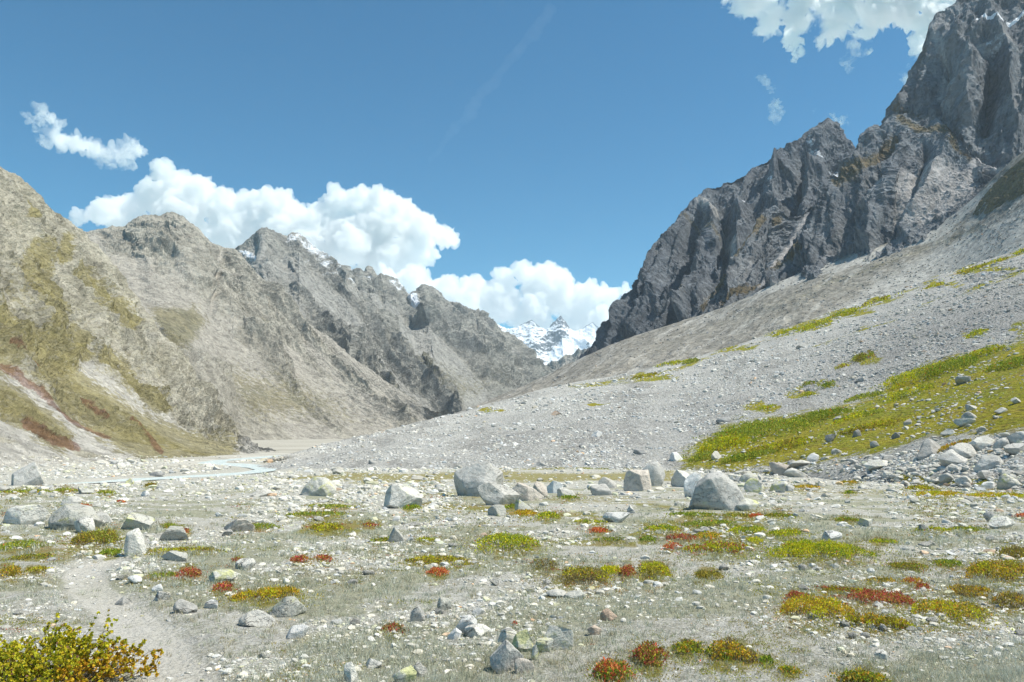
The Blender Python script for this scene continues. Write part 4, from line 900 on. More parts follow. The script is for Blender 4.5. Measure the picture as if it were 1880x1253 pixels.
PLANT_PX = []
def mat_plant(cx, cy, w, h, pal, label, cat='shrub', tall=0.45, group=None, name='dwarf_shrub', dens=1.0, hole=0.0):
    """a low spreading plant: leafy sprigs over an uneven patch, front edge at cy+h/2"""
    PLANT_PX.append((cx, cy, w, h)); front, n0, _ = place_on(cx, cy + h * 0.5); d = front[1]
    hv = max(h * tall, 3.0); back, n1, _ = place_on(cx, cy - h * 0.5 + hv * 0.75)
    W = w / F * d; H = hv / F * d
    Dp = np.linalg.norm(back[:2] - front[:2]); Dp = min(max(Dp, W * 0.25), W * 1.6)
    dirv = back[:2] - front[:2]; dirv = dirv / (np.linalg.norm(dirv) + 1e-9) if np.linalg.norm(dirv) > 1e-3 else np.array([0, 1.])
    perp = np.array([dirv[1], -dirv[0]]); cen = front[:2] + dirv * Dp * 0.5
    lp = max(3.4, min(8.0, 0.019 * F / d)); L0 = lp * d / F
    n = int(np.clip(3.6 * w * h / (lp * lp * 0.42) * dens, 60, 7000))
    q = rng.uniform(-1, 1, (n * 3, 2)); rr = np.hypot(q[:, 0], q[:, 1])
    edge = fbm(np.stack([q[:, 0] * 1.7 + cx, q[:, 1] * 1.7 + cy, np.zeros(len(q))], 1), 3)
    clump = fbm(np.stack([q[:, 0] * W * 3 / max(H, .05) * .18 + cy, q[:, 1] * Dp * 3 / max(H, .05) * .18, np.full(len(q), cx * .1)], 1), 3)
    q[: len(q) // 7] *= 1.45; rr = np.hypot(q[:, 0], q[:, 1])
    ok = ((rr < 0.9 + edge * 0.95) & (rr < 1.25) | (np.arange(len(q)) < len(q) // 7) & (rng.random(len(q)) < .35)) & ((clump > -0.2 + hole) | (rng.random(len(q)) < 0.1))
    pk = rng.permutation(np.where(ok)[0])[:n]; q, rr, clump = q[pk], rr[pk], clump[pk]; n = len(q)
    XY = cen[None] + perp[None] * (q[:, 0] * W / 2)[:, None] + dirv[None] * (q[:, 1] * Dp / 2)[:, None]
    # ground height under the patch from a small lattice
    gx = np.linspace(-1.5, 1.5, 7); gz = np.zeros((7, 7)); zmax = front[2] + max(2.0, Dp * 1.2)
    for i, a in enumerate(gx):
        for j, b in enumerate(gx):
            p = cen + perp * a * W / 2 + dirv * b * Dp / 2; gz[i, j] = drop(p[0], p[1], zmax + 3)
    fi = np.clip((q[:, 0] + 1.5) / 3.0 * 6, 0, 5.999); fj = np.clip((q[:, 1] + 1.5) / 3.0 * 6, 0, 5.999); i = fi.astype(int); j = fj.astype(int); a = fi - i; b = fj - j
    Z = gz[i, j] * (1 - a) * (1 - b) + gz[i + 1, j] * a * (1 - b) + gz[i, j + 1] * (1 - a) * b + gz[i + 1, j + 1] * a * b
    top = H * np.clip(1.1 - rr ** 4 * 0.7, 0.2, 1.1) * (0.85 + 0.6 * clump)
    t = rng.random(n) ** 0.55
    C = np.stack([XY[:, 0], XY[:, 1], Z + np.maximum(top * t - L0 * 0.4, 0)], 1)
    U = rng.normal(size=(n, 3)) * np.array([0.62, 0.62, 0.35]); U[:, 2] += 0.75; U /= np.linalg.norm(U, axis=1)[:, None]
    L = L0 * rng.uniform(0.7, 1.35, n); Wd = L * rng.uniform(0.42, 0.62, n)
    # colours: patches of the palettes, one per letter
    g = fbm(np.stack([q[:, 0] * 2.2 + cx * .7, q[:, 1] * 2.2, np.full(n, cy * .3)], 1), 2) + rng.normal(0, 0.10, n)
    k = np.clip(((g + 0.5) * len(pal)).astype(int), 0, len(pal) - 1)
    col = np.zeros((n, 3))
    for m, ch in enumerate(pal):
        I = np.where(k == m)[0]
        if len(I): col[I] = np.array(PAL[ch])[rng.integers(len(PAL[ch]), size=len(I))]
    odd = rng.random(n) < 0.12; mixed = np.array(PAL['X'] + PAL['O'] + PAL['Y'] + PAL['A'][:1]); col[odd] = mixed[rng.integers(len(mixed), size=odd.sum())]
    col *= rng.uniform(0.95, 1.65, n)[:, None]
    base = np.array([cen[0], cen[1], gz[3, 3]])
    if w >= 85 and d < 30:
        root = bpy.data.objects.new(name, None); COL.objects.link(root); root.location = base
        link('foliage', leaves_mesh('foliage', C - base, U, L, Wd, col), M_leaf, root)
        m = 130; I = rng.integers(n, size=m); A_ = np.stack([XY[I, 0], XY[I, 1], Z[I] - 0.01], 1) - base
        link('stems', stems_mesh('stems', A_, C[I] - base + np.array([0, 0, 0.0]), np.full(m, max(0.0022, 0.45 * d / F))), M_bark, root)['kind'] = 'stuff'
    else:
        root = link(name, leaves_mesh(name, C - base, U, L, Wd, col), M_leaf, loc=base)
    tag(root, label, cat, group); return root

GS = 'low autumn shrubs of the meadow'
for args in [
 (930, 996, 125, 34, 'GYG', 'bright green mounded shrub with a yellow patch in the centre meadow'),
 (805, 1029, 122, 20, 'YO', 'long low olive yellow mat left of the bright green mounded shrub'),
 (805, 1048, 36, 22, 'A', 'orange red tuft just below the long olive yellow mat'),
 (1070, 1058, 105, 36, 'BOY', 'olive brown shrub with bare dark twigs right of centre'),
 (1122, 1046, 46, 20, 'Y', 'yellow clump between the olive brown shrub and the deep red tuft'),
 (1151, 1046, 30, 28, 'R', 'deep red tuft beside the yellow clump right of centre'),
 (1200, 1044, 62, 36, 'YO', 'olive yellow shrub right of the deep red tuft'),
 (1299, 1054, 56, 22, 'O', 'small rounded olive shrub alone right of the olive yellow shrub'),
 (1504, 1009, 196, 36, 'YYG', 'wide flat bright yellow green mat in the right meadow'),
 (1442, 978, 62, 20, 'YG', 'yellow green mound just above the left end of the wide flat mat'),
 (1318, 1006, 130, 24, 'GRYG', 'long green mat with reddish top below the red strip'),
 (1250, 987, 60, 14, 'R', 'dark red strip left of the yellow clumps'),
 (1233, 1002, 32, 16, 'A', 'orange red tuft below the dark red strip'),
 (1300, 962, 110, 15, 'GE', 'green mat just in front of the big flat-faced boulder, lower strip'),
 (1275, 945, 95, 12, 'EG', 'dark green strip at the left foot of the big flat-faced boulder'),
 (1355, 947, 70, 11, 'EO', 'olive green strip under the big flat-faced boulder'),
 (1214, 969, 66, 18, 'YG', 'yellow green mat left of the long green mats'),
 (1370, 972, 70, 18, 'YG', 'yellow green mat above the bright yellow clump'),
 (1385, 991, 34, 16, 'Y', 'small bright yellow clump between two green mats'),
 (1300, 984, 50, 18, 'XG', 'golden green clump right of the dark red strip'),
 (1388, 944, 28, 12, 'A', 'small red tuft at the right foot of the big flat-faced boulder'),
 (1432, 943, 54, 14, 'GO', 'low green shrub right of the small red tuft by the big boulder'),
 (1556, 954, 42, 13, 'GO', 'small isolated green tuft in the right meadow'),
 (1622, 993, 50, 11, 'GY', 'thin green tuft right of the wide flat mat'),
 (1712, 972, 60, 12, 'GY', 'left pale green end of the thin strip at far right'),
 (1775, 969, 62, 15, 'GE', 'bright green strip at far right beyond the pale green end'),
 (1838, 1046, 115, 46, 'YOX', 'large yellow olive mat cut by the right edge'),
 (1862, 1015, 60, 24, 'BO', 'brownish shrub behind the large yellow olive mat at the right edge'),
 (1798, 1044, 28, 18, 'A', 'pinkish red tuft at the left end of the large yellow olive mat'),
 (1740, 1034, 52, 16, 'GE', 'dark green tuft left of the large yellow olive mat'),
 (1668, 1041, 72, 18, 'EO', 'dull green thin patch left of the dark green tuft'),
 (1500, 1118, 130, 50, 'YXO', 'yellow left half of the big red and yellow patch at lower right'),
 (1466, 1092, 44, 24, 'R', 'red clump at the upper left of the big red and yellow patch'),
 (1620, 1098, 120, 32, 'R', 'vivid scarlet clump at the heart of the big red and yellow patch'),
 (1560, 1084, 120, 14, 'YOR', 'low olive yellow strip along the back of the scarlet clump'),
 (1610, 1142, 130, 30, 'XOY', 'golden brown mat in front of the scarlet clump'),
 (1752, 1122, 142, 42, 'YOXY', 'wide golden mat right of the scarlet clump'),
 (1693, 1076, 26, 20, 'R', 'small dark red tuft behind the wide golden mat'),
 (1616, 1066, 54, 13, 'XO', 'low orange yellow strip above the scarlet clump'),
 (1676, 1066, 36, 15, 'XR', 'small orange tuft left of the small dark red tuft'),
 (1780, 1086, 86, 22, 'OXB', 'thin rusty olive mat behind the wide golden mat'),
 (1856, 1104, 58, 34, 'OBX', 'rusty shrub at the right edge beside the wide golden mat'),
 (1266, 1190, 64, 30, 'XGB', 'green and rust shrub, second from left in the bottom right row'),
 (1345, 1198, 92, 44, 'GXB', 'dark green and orange shrub, third from left in the bottom right row'),
 (1195, 1203, 62, 46, 'GRO', 'rounded green and red shrub, left of the bottom right row'),
 (1128, 1234, 74, 42, 'GAG', 'green and red shrub at the bottom edge right of the near stone cluster'),
 (1407, 1213, 26, 20, 'G', 'small green sprig at the right end of the bottom right row'),
 (1448, 1231, 44, 18, 'XG', 'small yellow sprig below the bottom right row'),
 (1590, 1248, 92, 36, 'OGX', 'olive shrub cut by the bottom edge at lower right'),
 (495, 1090, 134, 26, 'YXO', 'yellow olive mat with orange spots left of centre'),
 (410, 1077, 40, 22, 'R', 'crimson tuft at the left end of the yellow olive mat'),
 (347, 1050, 44, 26, 'R', 'dark red sprig cluster beside the thin green strip at left'),
 (298, 1056, 56, 11, 'GE', 'thin green strip left of the dark red sprig cluster'),
 (435, 1028, 22, 13, 'R', 'small red sprig above the pale stones left of centre'),
 (550, 1025, 34, 20, 'R', 'left one of two red sprigs in grey grass'),
 (594, 1023, 32, 17, 'R', 'right one of two red sprigs in grey grass'),
 (333, 1010, 138, 12, 'YO', 'long narrow yellow green strip right of the pale wedge stone'),
 (35, 1000, 82, 18, 'GE', 'bright green mat at the left edge of the meadow'),
 (18, 1046, 40, 28, 'XO', 'yellow orange shrub at the left edge above the leafy bush'),
 (68, 1047, 42, 14, 'OY', 'pale olive shrub right of the yellow orange shrub at the left edge'),
 (60, 1022, 90, 10, 'OE', 'thin olive strip under the bright green mat at left'),
 (206, 1013, 46, 18, 'G', 'bright green tuft below the mossy mound'),
 (182, 985, 92, 38, 'OE', 'mossy olive mound between the lichened boulders at left'),
 (335, 972, 22, 20, 'R', 'small scarlet sprig right of the flat tilted slab'),
 (312, 964, 24, 14, 'E', 'dull green tuft left of the small scarlet sprig'),
 (482, 967, 56, 12, 'GE', 'dark green strip right of the tan boulder'),
 (580, 944, 110, 12, 'EG', 'long green strip left of the rounded pale boulder'),
 (612, 930, 90, 10, 'E', 'dark green strip behind the long green strip at centre left'),
 (600, 966, 64, 22, 'YO', 'yellow olive mat below the long green strip'),
 (680, 963, 28, 11, 'R', 'low dark red tuft left of the pointed lichened rock'),
 (756, 930, 34, 13, 'G', 'green tuft at the foot of the rounded pale boulder'),
 (700, 992, 40, 11, 'OG', 'olive tuft left foot of the pointed lichened rock'),
 (782, 991, 42, 9, 'EY', 'small olive green tuft right of the pointed lichened rock'),
 (963, 941, 46, 15, 'X', 'yellow orange clump in front of the pale lichened block'),
 (1006, 945, 46, 16, 'YG', 'olive yellow clump right of the yellow orange clump'),
 (938, 930, 26, 12, 'G', 'dark green tuft under the pale wedge boulder'),
 (1045, 912, 40, 10, 'G', 'green tuft at the foot of the low pale block'),
 (1085, 958, 60, 8, 'YG', 'thin yellow green strip above the orange red shrub'),
 (1100, 971, 34, 17, 'A', 'orange red shrub in front of the long white slab'),
 (1190, 990, 32, 13, 'G', 'bright green tuft left of the dark red strip'),
 (1120, 991, 60, 9, 'GS', 'thin grassy green patch below the orange red shrub'),
 (1000, 1036, 54, 24, 'BS', 'grey brown twiggy shrub below the bright green mounded shrub'),
 (722, 1154, 42, 20, 'RB', 'dark maroon sprig near the bottom left of centre'),
 (945, 1143, 9, 14, 'R', 'tiny red sprig above the near stone cluster'),
 (1876, 944, 20, 14, 'A', 'red tuft on the stones at the right edge'),
 (1720, 905, 90, 14, 'YX', 'yellow moss strip under the boulder pile'),
 (1830, 907, 110, 14, 'XY', 'orange yellow moss strip below the stout lichened boulder'),
 (1690, 893, 50, 16, 'YO', 'olive yellow moss patch left of the lower rubble'),
 (1480, 893, 50, 9, 'X', 'orange moss right of the small greenish rock'),
 (1560, 902, 18, 11, 'G', 'small green cushion on the rubble terrace'),
 (1560, 884, 34, 10, 'OX', 'rusty moss patch on the rubble terrace'),
 (278, 888, 22, 12, 'O', 'olive cushion on the near bank of the river'),
 (195, 903, 34, 10, 'E', 'dark green cushion below the river at left'),
 (120, 899, 40, 11, 'E', 'green cushion right of the cut-faced boulder'),
 (45, 901, 90, 9, 'E', 'dark green strip under the cut-faced boulder'),
 (222, 919, 16, 8, 'A', 'tiny reddish tuft below the river'),
 (152, 927, 26, 6, 'A', 'flat reddish tuft beside the pale stone at left'),
]:
    mat_plant(*args, group=GS, tall=0.62 if args[3] > 22 else 0.52)
GJ = 'green shrubs spreading over the scree slope'
for args in [
 (1395, 792, 200, 44, 'EG', 'largest bright green shrub carpet at the left end of the green slope'),
 (1330, 812, 100, 34, 'YE', 'yellow green shrub carpet at the left tip of the green slope'),
 (1500, 766, 120, 24, 'GE', 'green shrub carpet uphill of the dark cube boulder'),
 (1575, 758, 100, 20, 'EY', 'yellowish shrub carpet right of the dark flat stone'),
 (1430, 820, 130, 20, 'YO', 'golden shrub strip below the largest green carpet'),
 (1370, 838, 110, 18, 'GE', 'dark green shrub strip at the foot of the green slope'),
 (1585, 728, 70, 16, 'E', 'small green shrub at the upper edge of the green slope'),
 (1665, 722, 90, 18, 'YE', 'yellow green shrub strip below the pale stone'),
 (1680, 692, 130, 30, 'EY', 'long green shrub bank on the upper green slope'),
 (1745, 672, 100, 30, 'GE', 'dark green shrub bank left of the flat-topped boulder'),
 (1795, 650, 100, 18, 'YE', 'bright yellow green shrub bank at the top of the green slope'),
 (1855, 668, 90, 22, 'GE', 'green shrub band at the upper right of the green slope'),
 (1290, 838, 50, 18, 'E', 'rounded green shrub beside the bright white stone'),
 (1600, 782, 110, 16, 'YO', 'ochre shrub strip in the middle of the green slope'),
 (1750, 818, 60, 12, 'XO', 'orange moss patch above the boulder pile'),
 (1494, 598, 68, 15, 'EY', 'largest green shrub patch on the crest of the scree'),
 (1447, 608, 40, 8, 'EY', 'small green shrub left of the largest crest patch'),
 (1548, 576, 70, 12, 'EY', 'long green shrub strip right of the largest crest patch'),
 (1610, 552, 60, 10, 'OY', 'olive shrub strip high on the crest of the scree'),
 (1521, 706, 26, 14, 'EG', 'rounded dark green shrub alone on the scree'),
 (1484, 703, 22, 13, 'E', 'small green shrub left of the rounded dark green shrub on the scree'),
 (1484, 724, 24, 10, 'EY', 'low green shrub below the rounded dark green shrub on the scree'),
 (1410, 747, 36, 9, 'YE', 'yellow green shrub on the scree above the largest carpet'),
 (1585, 655, 46, 16, 'EO', 'green shrub on the dark scree above the green slope'),
 (1545, 672, 24, 9, 'YO', 'small yellow shrub left of the shrub on the dark scree'),
 (1232, 668, 56, 8, 'YE', 'yellow green shrub strip on the left part of the crest'),
 (1185, 690, 60, 7, 'YO', 'yellow strip lower on the left part of the crest'),
 (1268, 662, 30, 12, 'E', 'small green shrub right of the yellow green crest strip'),
 (1795, 612, 36, 14, 'EY', 'green shrub on the scree at far right'),
 (1800, 490, 90, 9, 'YO', 'olive shrub strip on the scree near the right edge'),
 (1715, 525, 40, 8, 'YO', 'small olive shrub left of the strip near the right edge'),
 (1876, 460, 30, 12, 'EY', 'green shrub at the right edge under the brown knoll'),
]:
    mat_plant(*args, group=GJ, tall=0.6, name='slope_shrub', dens=1.0)

# ------------------------------------------------------------------ the leafy bush in the lower left corner
def leafy_bush():
    base = snap(92, 1262); base[2] = drop(base[0], base[1], 5)
    root = bpy.data.objects.new('leafy_bush', None); COL.objects.link(root); root.location = base; root.scale = (0.8, 0.8, 0.8)
    tag(root, 'knee-high bush with yellow green round leaves and dark twigs in the lower left corner', 'bush')
    d = base[1]; px = d / F
    SA, SB, LC, LU, LL, LW, LCOL = [], [], [], [], [], [], []
    rg = np.random.default_rng(12)
    def twig(A, D, length, rad, depth):
        n = max(3, int(length / 0.05)); p = A.copy(); D = D / np.linalg.norm(D)
        for i in range(n):
            D = D + rg.normal(size=3) * 0.13 + np.array([0, 0, 0.02]); D /= np.linalg.norm(D)
            q = p + D * length / n; SA.append(p); SB.append(q)
            RAD.append(rad * (1 - 0.6 * i / n))
            t = i / n
            if depth > 0 and i > 0 and rg.random() < 0.75:
                twig(q, D + rg.normal(size=3) * 0.75, length * rg.uniform(0.3, 0.5), rad * 0.55, depth - 1)
            hgt = q[2]
            nl = rg.poisson((11.0 if depth == 0 else 6.5) * (0.45 + 0.8 * t))
            if rg.random() < 0.3 and q[2] < 0.22: nl = 0
            for _ in range(nl):
                u = D * 0.4 + rg.normal(size=3) * 0.7 + np.array([0, 0, 0.25]); u /= np.linalg.norm(u)
                LC.append(q); LU.append(u); l = rg.uniform(0.012, 0.027); LL.append(l); LW.append(l * rg.uniform(0.7, 0.95))
                r = rg.random(); gold = (q[0] > 0.22 and q[2] < 0.2)
                c = np.array([(.58, .52, .03), (.42, .44, .035), (.30, .35, .03), (.62, .47, .03), (.50, .49, .03), (.24, .12, .08)][rg.choice(6, p=[.34, .14, .10, .22, .15, .05])])
                if gold and r < 0.75: c = np.array([(.58, .38, .02), (.55, .30, .03)][rg.integers(2)])
                LCOL.append(c * rg.uniform(0.75, 1.2))
            p = q
    RAD = []
    for k in range(170):
        a = rg.uniform(0, 6.283); r0 = rg.uniform(0, 0.4) ** 0.9
        A = np.array([math.cos(a) * r0 * 1.35, math.sin(a) * r0 * 0.8, -0.02])
        D = np.array([math.cos(a) * 0.75 * (r0 + .25) * 2.2, math.sin(a) * 0.5, rg.uniform(0.55, 1.0)])
        twig(A, D, rg.uniform(0.15, 0.30), 0.0046, 2)
    # long shoots standing out of the bush to the right
    twig(np.array([0.16, 0.05, 0.2]), np.array([0.35, 0, 0.9]), 0.36, 0.0034, 0)
    twig(np.array([0.26, -0.02, 0.12]), np.array([0.95, 0, 0.42]), 0.46, 0.0034, 1)
    twig(np.array([0.22, -0.02, 0.16]), np.array([0.9, 0.1, 0.6]), 0.34, 0.003, 1)
    twig(np.array([-0.02, 0, 0.3]), np.array([0.0, 0, 1.0]), 0.2, 0.003, 0)
    twig(np.array([0.30, 0, 0.2]), np.array([0.1, 0, 1.0]), 0.16, 0.003, 0)
    link('branches', stems_mesh('branches', np.array(SA), np.array(SB), np.array(RAD)), M_bark, root)
    n = len(LC); C, U, L, Wd, col = map(np.array, (LC, LU, LL, LW, LCOL))
    T = np.cross(U, rg.normal(size=(n, 3))); T /= np.linalg.norm(T, axis=1)[:, None] + 1e-9; Nn = np.cross(U, T)
    prof = [(0, 0, 0), (.25, .42, .05), (.6, .5, .1), (.9, .25, .06), (1, 0, 0), (.9, -.25, .06), (.6, -.5, .1), (.25, -.42, .05)]
    V = np.stack([C + U * (L * a)[:, None] + T * (Wd * b)[:, None] + Nn * (L * c)[:, None] for a, b, c in prof], 1).reshape(-1, 3)
    Fq = (np.arange(n) * 8)[:, None] + np.array([[0, 1, 2, 6], [0, 2, 6, 7]])[0][None]
    b = (np.arange(n) * 8)[:, None]
    Fq = np.concatenate([b + np.array([0, 1, 2, 7]), b + np.array([2, 6, 7, 7])[:4], b + np.array([2, 3, 5, 6]), b + np.array([3, 4, 5, 5])])
    tri = np.concatenate([b + np.array(t) for t in ((0, 1, 7), (1, 2, 7), (2, 6, 7), (2, 3, 6), (3, 5, 6), (3, 4, 5))])
    me = raw_mesh('leaves', V, tri, 3, False); color_attr(me, 'tint', np.repeat(col, 8, 0))
    link('leaves', me, M_leaf, root)
leafy_bush()

# ------------------------------------------------------------------ grass: one mass
def grass():
    n = 17000; xs, ys = sample_px(n, -120, 2000, 905, 1330, 0.8)
    Cs = []
    for x, y in zip(xs, ys):
        loc, nor, nm = cast(x, y)
        if loc is not None and nm == 'ground': Cs.append((x, y, *loc))
    A = np.array(Cs); P = A[:, 2:5]
    g = np.clip(fbm(P / 2.6 + 31, 4) * 1.9 + 0.5, 0, 1); pd = path_dist(P[:, 0], P[:, 1])
    keep = (rng.random(len(A)) < (0.16 + 0.84 * g) * np.where(pd < 0.3, 0.04, 1)); A = A[keep]; P = A[:, 2:5]
    V, Fc, Cc, off = [], [], [], 0
    nb = 13; m = len(P); d = P[:, 1]
    kind = fbm(P / 1.7 + 55, 3) + rng.normal(0, 0.22, m)
    base = np.where((kind > 0.12)[:, None], np.array([[.56, .57, .48]]), np.where((kind < -0.22)[:, None], np.array([[.45, .40, .27]]), np.array([[.43, .44, .32]])))
    ht = rng.uniform(0.025, 0.065, m) * np.clip(d / 9, 0.85, 1.5)
    spread = np.clip(ht * 0.75, 0.02, 0.2)
    for b in range(nb):
        o = rng.normal(size=(m, 3)) * np.array([1, 1, 0]) * spread[:, None] * 0.75
        lean = rng.normal(size=(m, 3)) * np.array([.5, .5, 0]) * ht[:, None]
        top = P + o + lean + np.array([0, 0, 1]) * (ht * rng.uniform(.6, 1.2, m))[:, None]
        bs = P + o - np.array([0, 0, .012]); s_ = rng.normal(size=(m, 3)) * np.array([1, 1, 0.1]); s_ /= np.linalg.norm(s_, axis=1)[:, None]
        wd = np.maximum(0.0017, 0.7 * d / F)[:, None]
        T3 = np.stack([bs - s_ * wd, bs + s_ * wd, top + s_ * wd * 0.4], 1)
        V.append(T3.reshape(-1, 3)); Fc.append(np.arange(m * 3).reshape(m, 3) + off); off += m * 3
        Cc.append(np.repeat(base * rng.uniform(.75, 1.25, (m, 1)), 3, 0))
    me = raw_mesh('grass', np.concatenate(V), np.concatenate(Fc), 3, False); color_attr(me, 'tint', np.concatenate(Cc))
    o = link('grass', me, M_grass); tag(o, 'sparse silvery and straw coloured grass between the stones', 'grass', kind='stuff')
grass()

def near_plants(px):
    m = np.zeros(len(px))
    for cx, cy, w, h in PLANT_PX:
        if cy < 860: continue
        I = np.where((np.abs(px[:, 0] - cx) < w) & (np.abs(px[:, 1] - cy - h * .2) < h * 1.6))[0]
        if len(I): m[I] = np.maximum(m[I], np.clip(1.7 * (1 - np.hypot((px[I, 0] - cx) / (w * .85), (px[I, 1] - cy - h * .2) / (h * 1.15 + 3))), 0, 1))
    return m
def moss_under_plants():
    me = ground_o.data; n = len(me.vertices); V = np.zeros(n * 3, np.float32); me.vertices.foreach_get('co', V); V = V.reshape(-1, 3).astype(float)
    px = project(V); a = me.attributes['m_veg']; old = np.zeros(n, np.float32); a.data.foreach_get('value', old)
    I = np.where((V[:, 1] > 2) & (px[:, 1] < 1400) & (np.abs(px[:, 0] - 940) < 1200))[0]
    wp = px[I] + np.stack([fbm(V[I] / 0.7 + 5, 3) * 26, fbm(V[I] / 0.7 + 8, 3) * 7], 1)
    old[I] = np.maximum(old[I], 0.62 * near_plants(wp)); a.data.foreach_set('value', old)
moss_under_plants()
def ground_cover():
    n = 60000; xs, ys = sample_px(n, -120, 2000, 880, 1330, 0.9); rows_ = []
    for x, y in zip(xs, ys):
        loc, nor, nm = cast(x, y)
        if loc is not None and nm == 'ground': rows_.append((x, y, *loc))
    A = np.array(rows_); P = A[:, 2:5]; d = P[:, 1]
    pt = fbm(P / np.maximum(1.2, d[:, None] * 0.09) + 91, 4); pd = path_dist(P[:, 0], P[:, 1]); rd = river_dist(P[:, 0], P[:, 1])
    keep = (rng.random(len(A)) < np.clip(np.maximum((pt - 0.10) * 2.6, 0.85 * near_plants(A[:, :2])), 0, 0.9)) & (pd > 0.4) & (rd > 5)
    A = A[keep]; P = A[:, 2:5]; d = P[:, 1]; m = len(P)
    kind = fbm(P / 2.2 + 13, 3) + rng.normal(0, 0.15, m)
    pal = np.array([[.42, .37, .05], [.31, .33, .06], [.38, .30, .09], [.27, .29, .10], [.44, .26, .09]])
    base = pal[np.clip(((kind + .5) * 5).astype(int), 0, 4)]; red = fbm(P / 0.9 + 23, 2) > 0.42; base[red] = np.array([.44, .11, .06])
    C, U, L, col = [], [], [], []
    sz = np.maximum(0.012, 2.6 * d / F)
    for b in range(7):
        C.append(P + rng.normal(size=(m, 3)) * np.array([1, 1, 0.0]) * (sz * 1.5)[:, None] + np.array([0, 0, 1]) * (rng.random(m) * sz * 0.5)[:, None])
        u = rng.normal(size=(m, 3)) * np.array([.7, .7, .3]); u[:, 2] += .55; U.append(u / np.linalg.norm(u, axis=1)[:, None])
        L.append(sz * rng.uniform(.7, 1.4, m)); col.append(base * rng.uniform(.7, 1.25, (m, 1)))
    C, U, L, col = (np.concatenate(a) for a in (C, U, L, col))
    o = link('ground_cover', leaves_mesh('ground_cover', C, U, L, L * .5, col), M_leaf); tag(o, 'thin patches of creeping olive and ochre leaves between the stones', 'ground cover', kind='stuff')
ground_cover()

# ------------------------------------------------------------------ sky, sun, clouds, haze
SUN_AZ, SUN_EL = math.radians(98), math.radians(60)       # azimuth clockwise from straight ahead
sd = Vector((math.sin(SUN_AZ) * math.cos(SUN_EL), math.cos(SUN_AZ) * math.cos(SUN_EL), math.sin(SUN_EL)))
sun = bpy.data.lights.new('sun', 'SUN'); sun.energy = 4.2; sun.angle = math.radians(0.53); sun.color = (1.0, 0.95, 0.83)
so = bpy.data.objects.new('sun', sun); COL.objects.link(so); so.rotation_euler = sd.to_track_quat('Z', 'Y').to_euler(); so.location = (200, 0, 500)
w = bpy.data.worlds.new('World'); scene.world = w; w.use_nodes = True
wt = w.node_tree; wt.nodes.clear()
sk = wt.nodes.new('ShaderNodeTexSky'); sk.sky_type = 'NISHITA'; sk.sun_disc = False
sk.sun_elevation = SUN_EL; sk.sun_rotation = SUN_AZ; sk.altitude = 3600; sk.air_density = 1.1; sk.dust_density = 0.6; sk.ozone_density = 2.2
bg = wt.nodes.new('ShaderNodeBackground'); bg.inputs[1].default_value = 0.125
wo = wt.nodes.new('ShaderNodeOutputWorld')
hs = wt.nodes.new('ShaderNodeHueSaturation'); hs.inputs['Saturation'].default_value = 1.25; wt.links.new(sk.outputs[0], hs.inputs['Color'])
mx = wt.nodes.new('ShaderNodeMix'); mx.data_type = 'RGBA'; mx.blend_type = 'MULTIPLY'; mx.inputs[0].default_value = 1; mx.inputs[7].default_value = (0.22, 0.745, 0.70, 1); wt.links.new(hs.outputs[0], mx.inputs[6]); wt.links.new(mx.outputs[2], bg.inputs[0]); wt.links.new(bg.outputs[0], wo.inputs[0])

def cloud(name, circles, depth, dens, label, rough=0.35, vox=34, seed=0, deep=1.0, bumpL=260, ragged=False):
    import bmesh
    bm = bmesh.new(); rg = np.random.default_rng(seed)
    for (cx, cy, r) in circles:
        c = at(cx, cy, depth); R = r / F * depth
        for k in range(3):
            if name.startswith('thin') and k: continue
            o = rg.normal(size=3) * R * 0.35; o[1] = rg.normal() * R * 0.7 * deep
            q = R * (0.92 if k == 0 else rg.uniform(0.45, 0.75))
            if k == 0: o *= 0.2
            bmesh.ops.create_icosphere(bm, subdivisions=3, radius=q, matrix=Matrix.Translation(Vector(c + o)))
    me = bpy.data.meshes.new(name + '_hull'); bm.to_mesh(me); bm.free()
    tmp = bpy.data.objects.new(name + '_hull', me); COL.objects.link(tmp)
    md = tmp.modifiers.new('r', 'REMESH'); md.mode = 'VOXEL'; md.voxel_size = vox
    dg = bpy.context.evaluated_depsgraph_get(); ev = tmp.evaluated_get(dg)
    m2 = bpy.data.meshes.new_from_object(ev)
    bpy.data.objects.remove(tmp); bpy.data.meshes.remove(me)
    n = len(m2.vertices); V = np.zeros(n * 3, np.float32); m2.vertices.foreach_get('co', V); V = V.reshape(-1, 3).astype(float)
    Nn = np.zeros(n * 3, np.float32); m2.vertices.foreach_get('normal', Nn); Nn = Nn.reshape(-1, 3)
    d = np.zeros(n); L = bumpL; A = bumpL * rough
    for i in range(4):
        d += A * (np.abs(perlin(V / L + seed + i * 7.7)) * 2.2 - 0.55); L *= 0.5; A *= 0.56
    V = V + Nn * d[:, None]
    m2.vertices.foreach_set('co', V.astype(np.float32).ravel()); m2.update(); m2.name = name
    m2.polygons.foreach_set('use_smooth', np.ones(len(m2.polygons), bool))
    m2.materials.clear()
    s = NT(name + '_vapour'); 
    pv = s.n('VolumeScatter')
    pv.inputs['Color'].default_value = (1, 1, 1, 1); pv.inputs['Density'].default_value = dens; pv.inputs['Anisotropy'].default_value = 0.3
    if ragged:
        p = s.pos(); nn = s.noise(p, 1 / 620, 6, 0.62, 0.4); s.put(pv.inputs['Density'], s.math('MULTIPLY', s.rng(nn, 0.40, 0.62), dens))
    s.t.links.new(pv.outputs[0], s.out.inputs['Volume'])
    m2.materials.append(s.m)
    o = bpy.data.objects.new(name, m2); COL.objects.link(o); tag(o, label, 'cloud', 'clouds in the blue sky')
    return o
DC = 15000
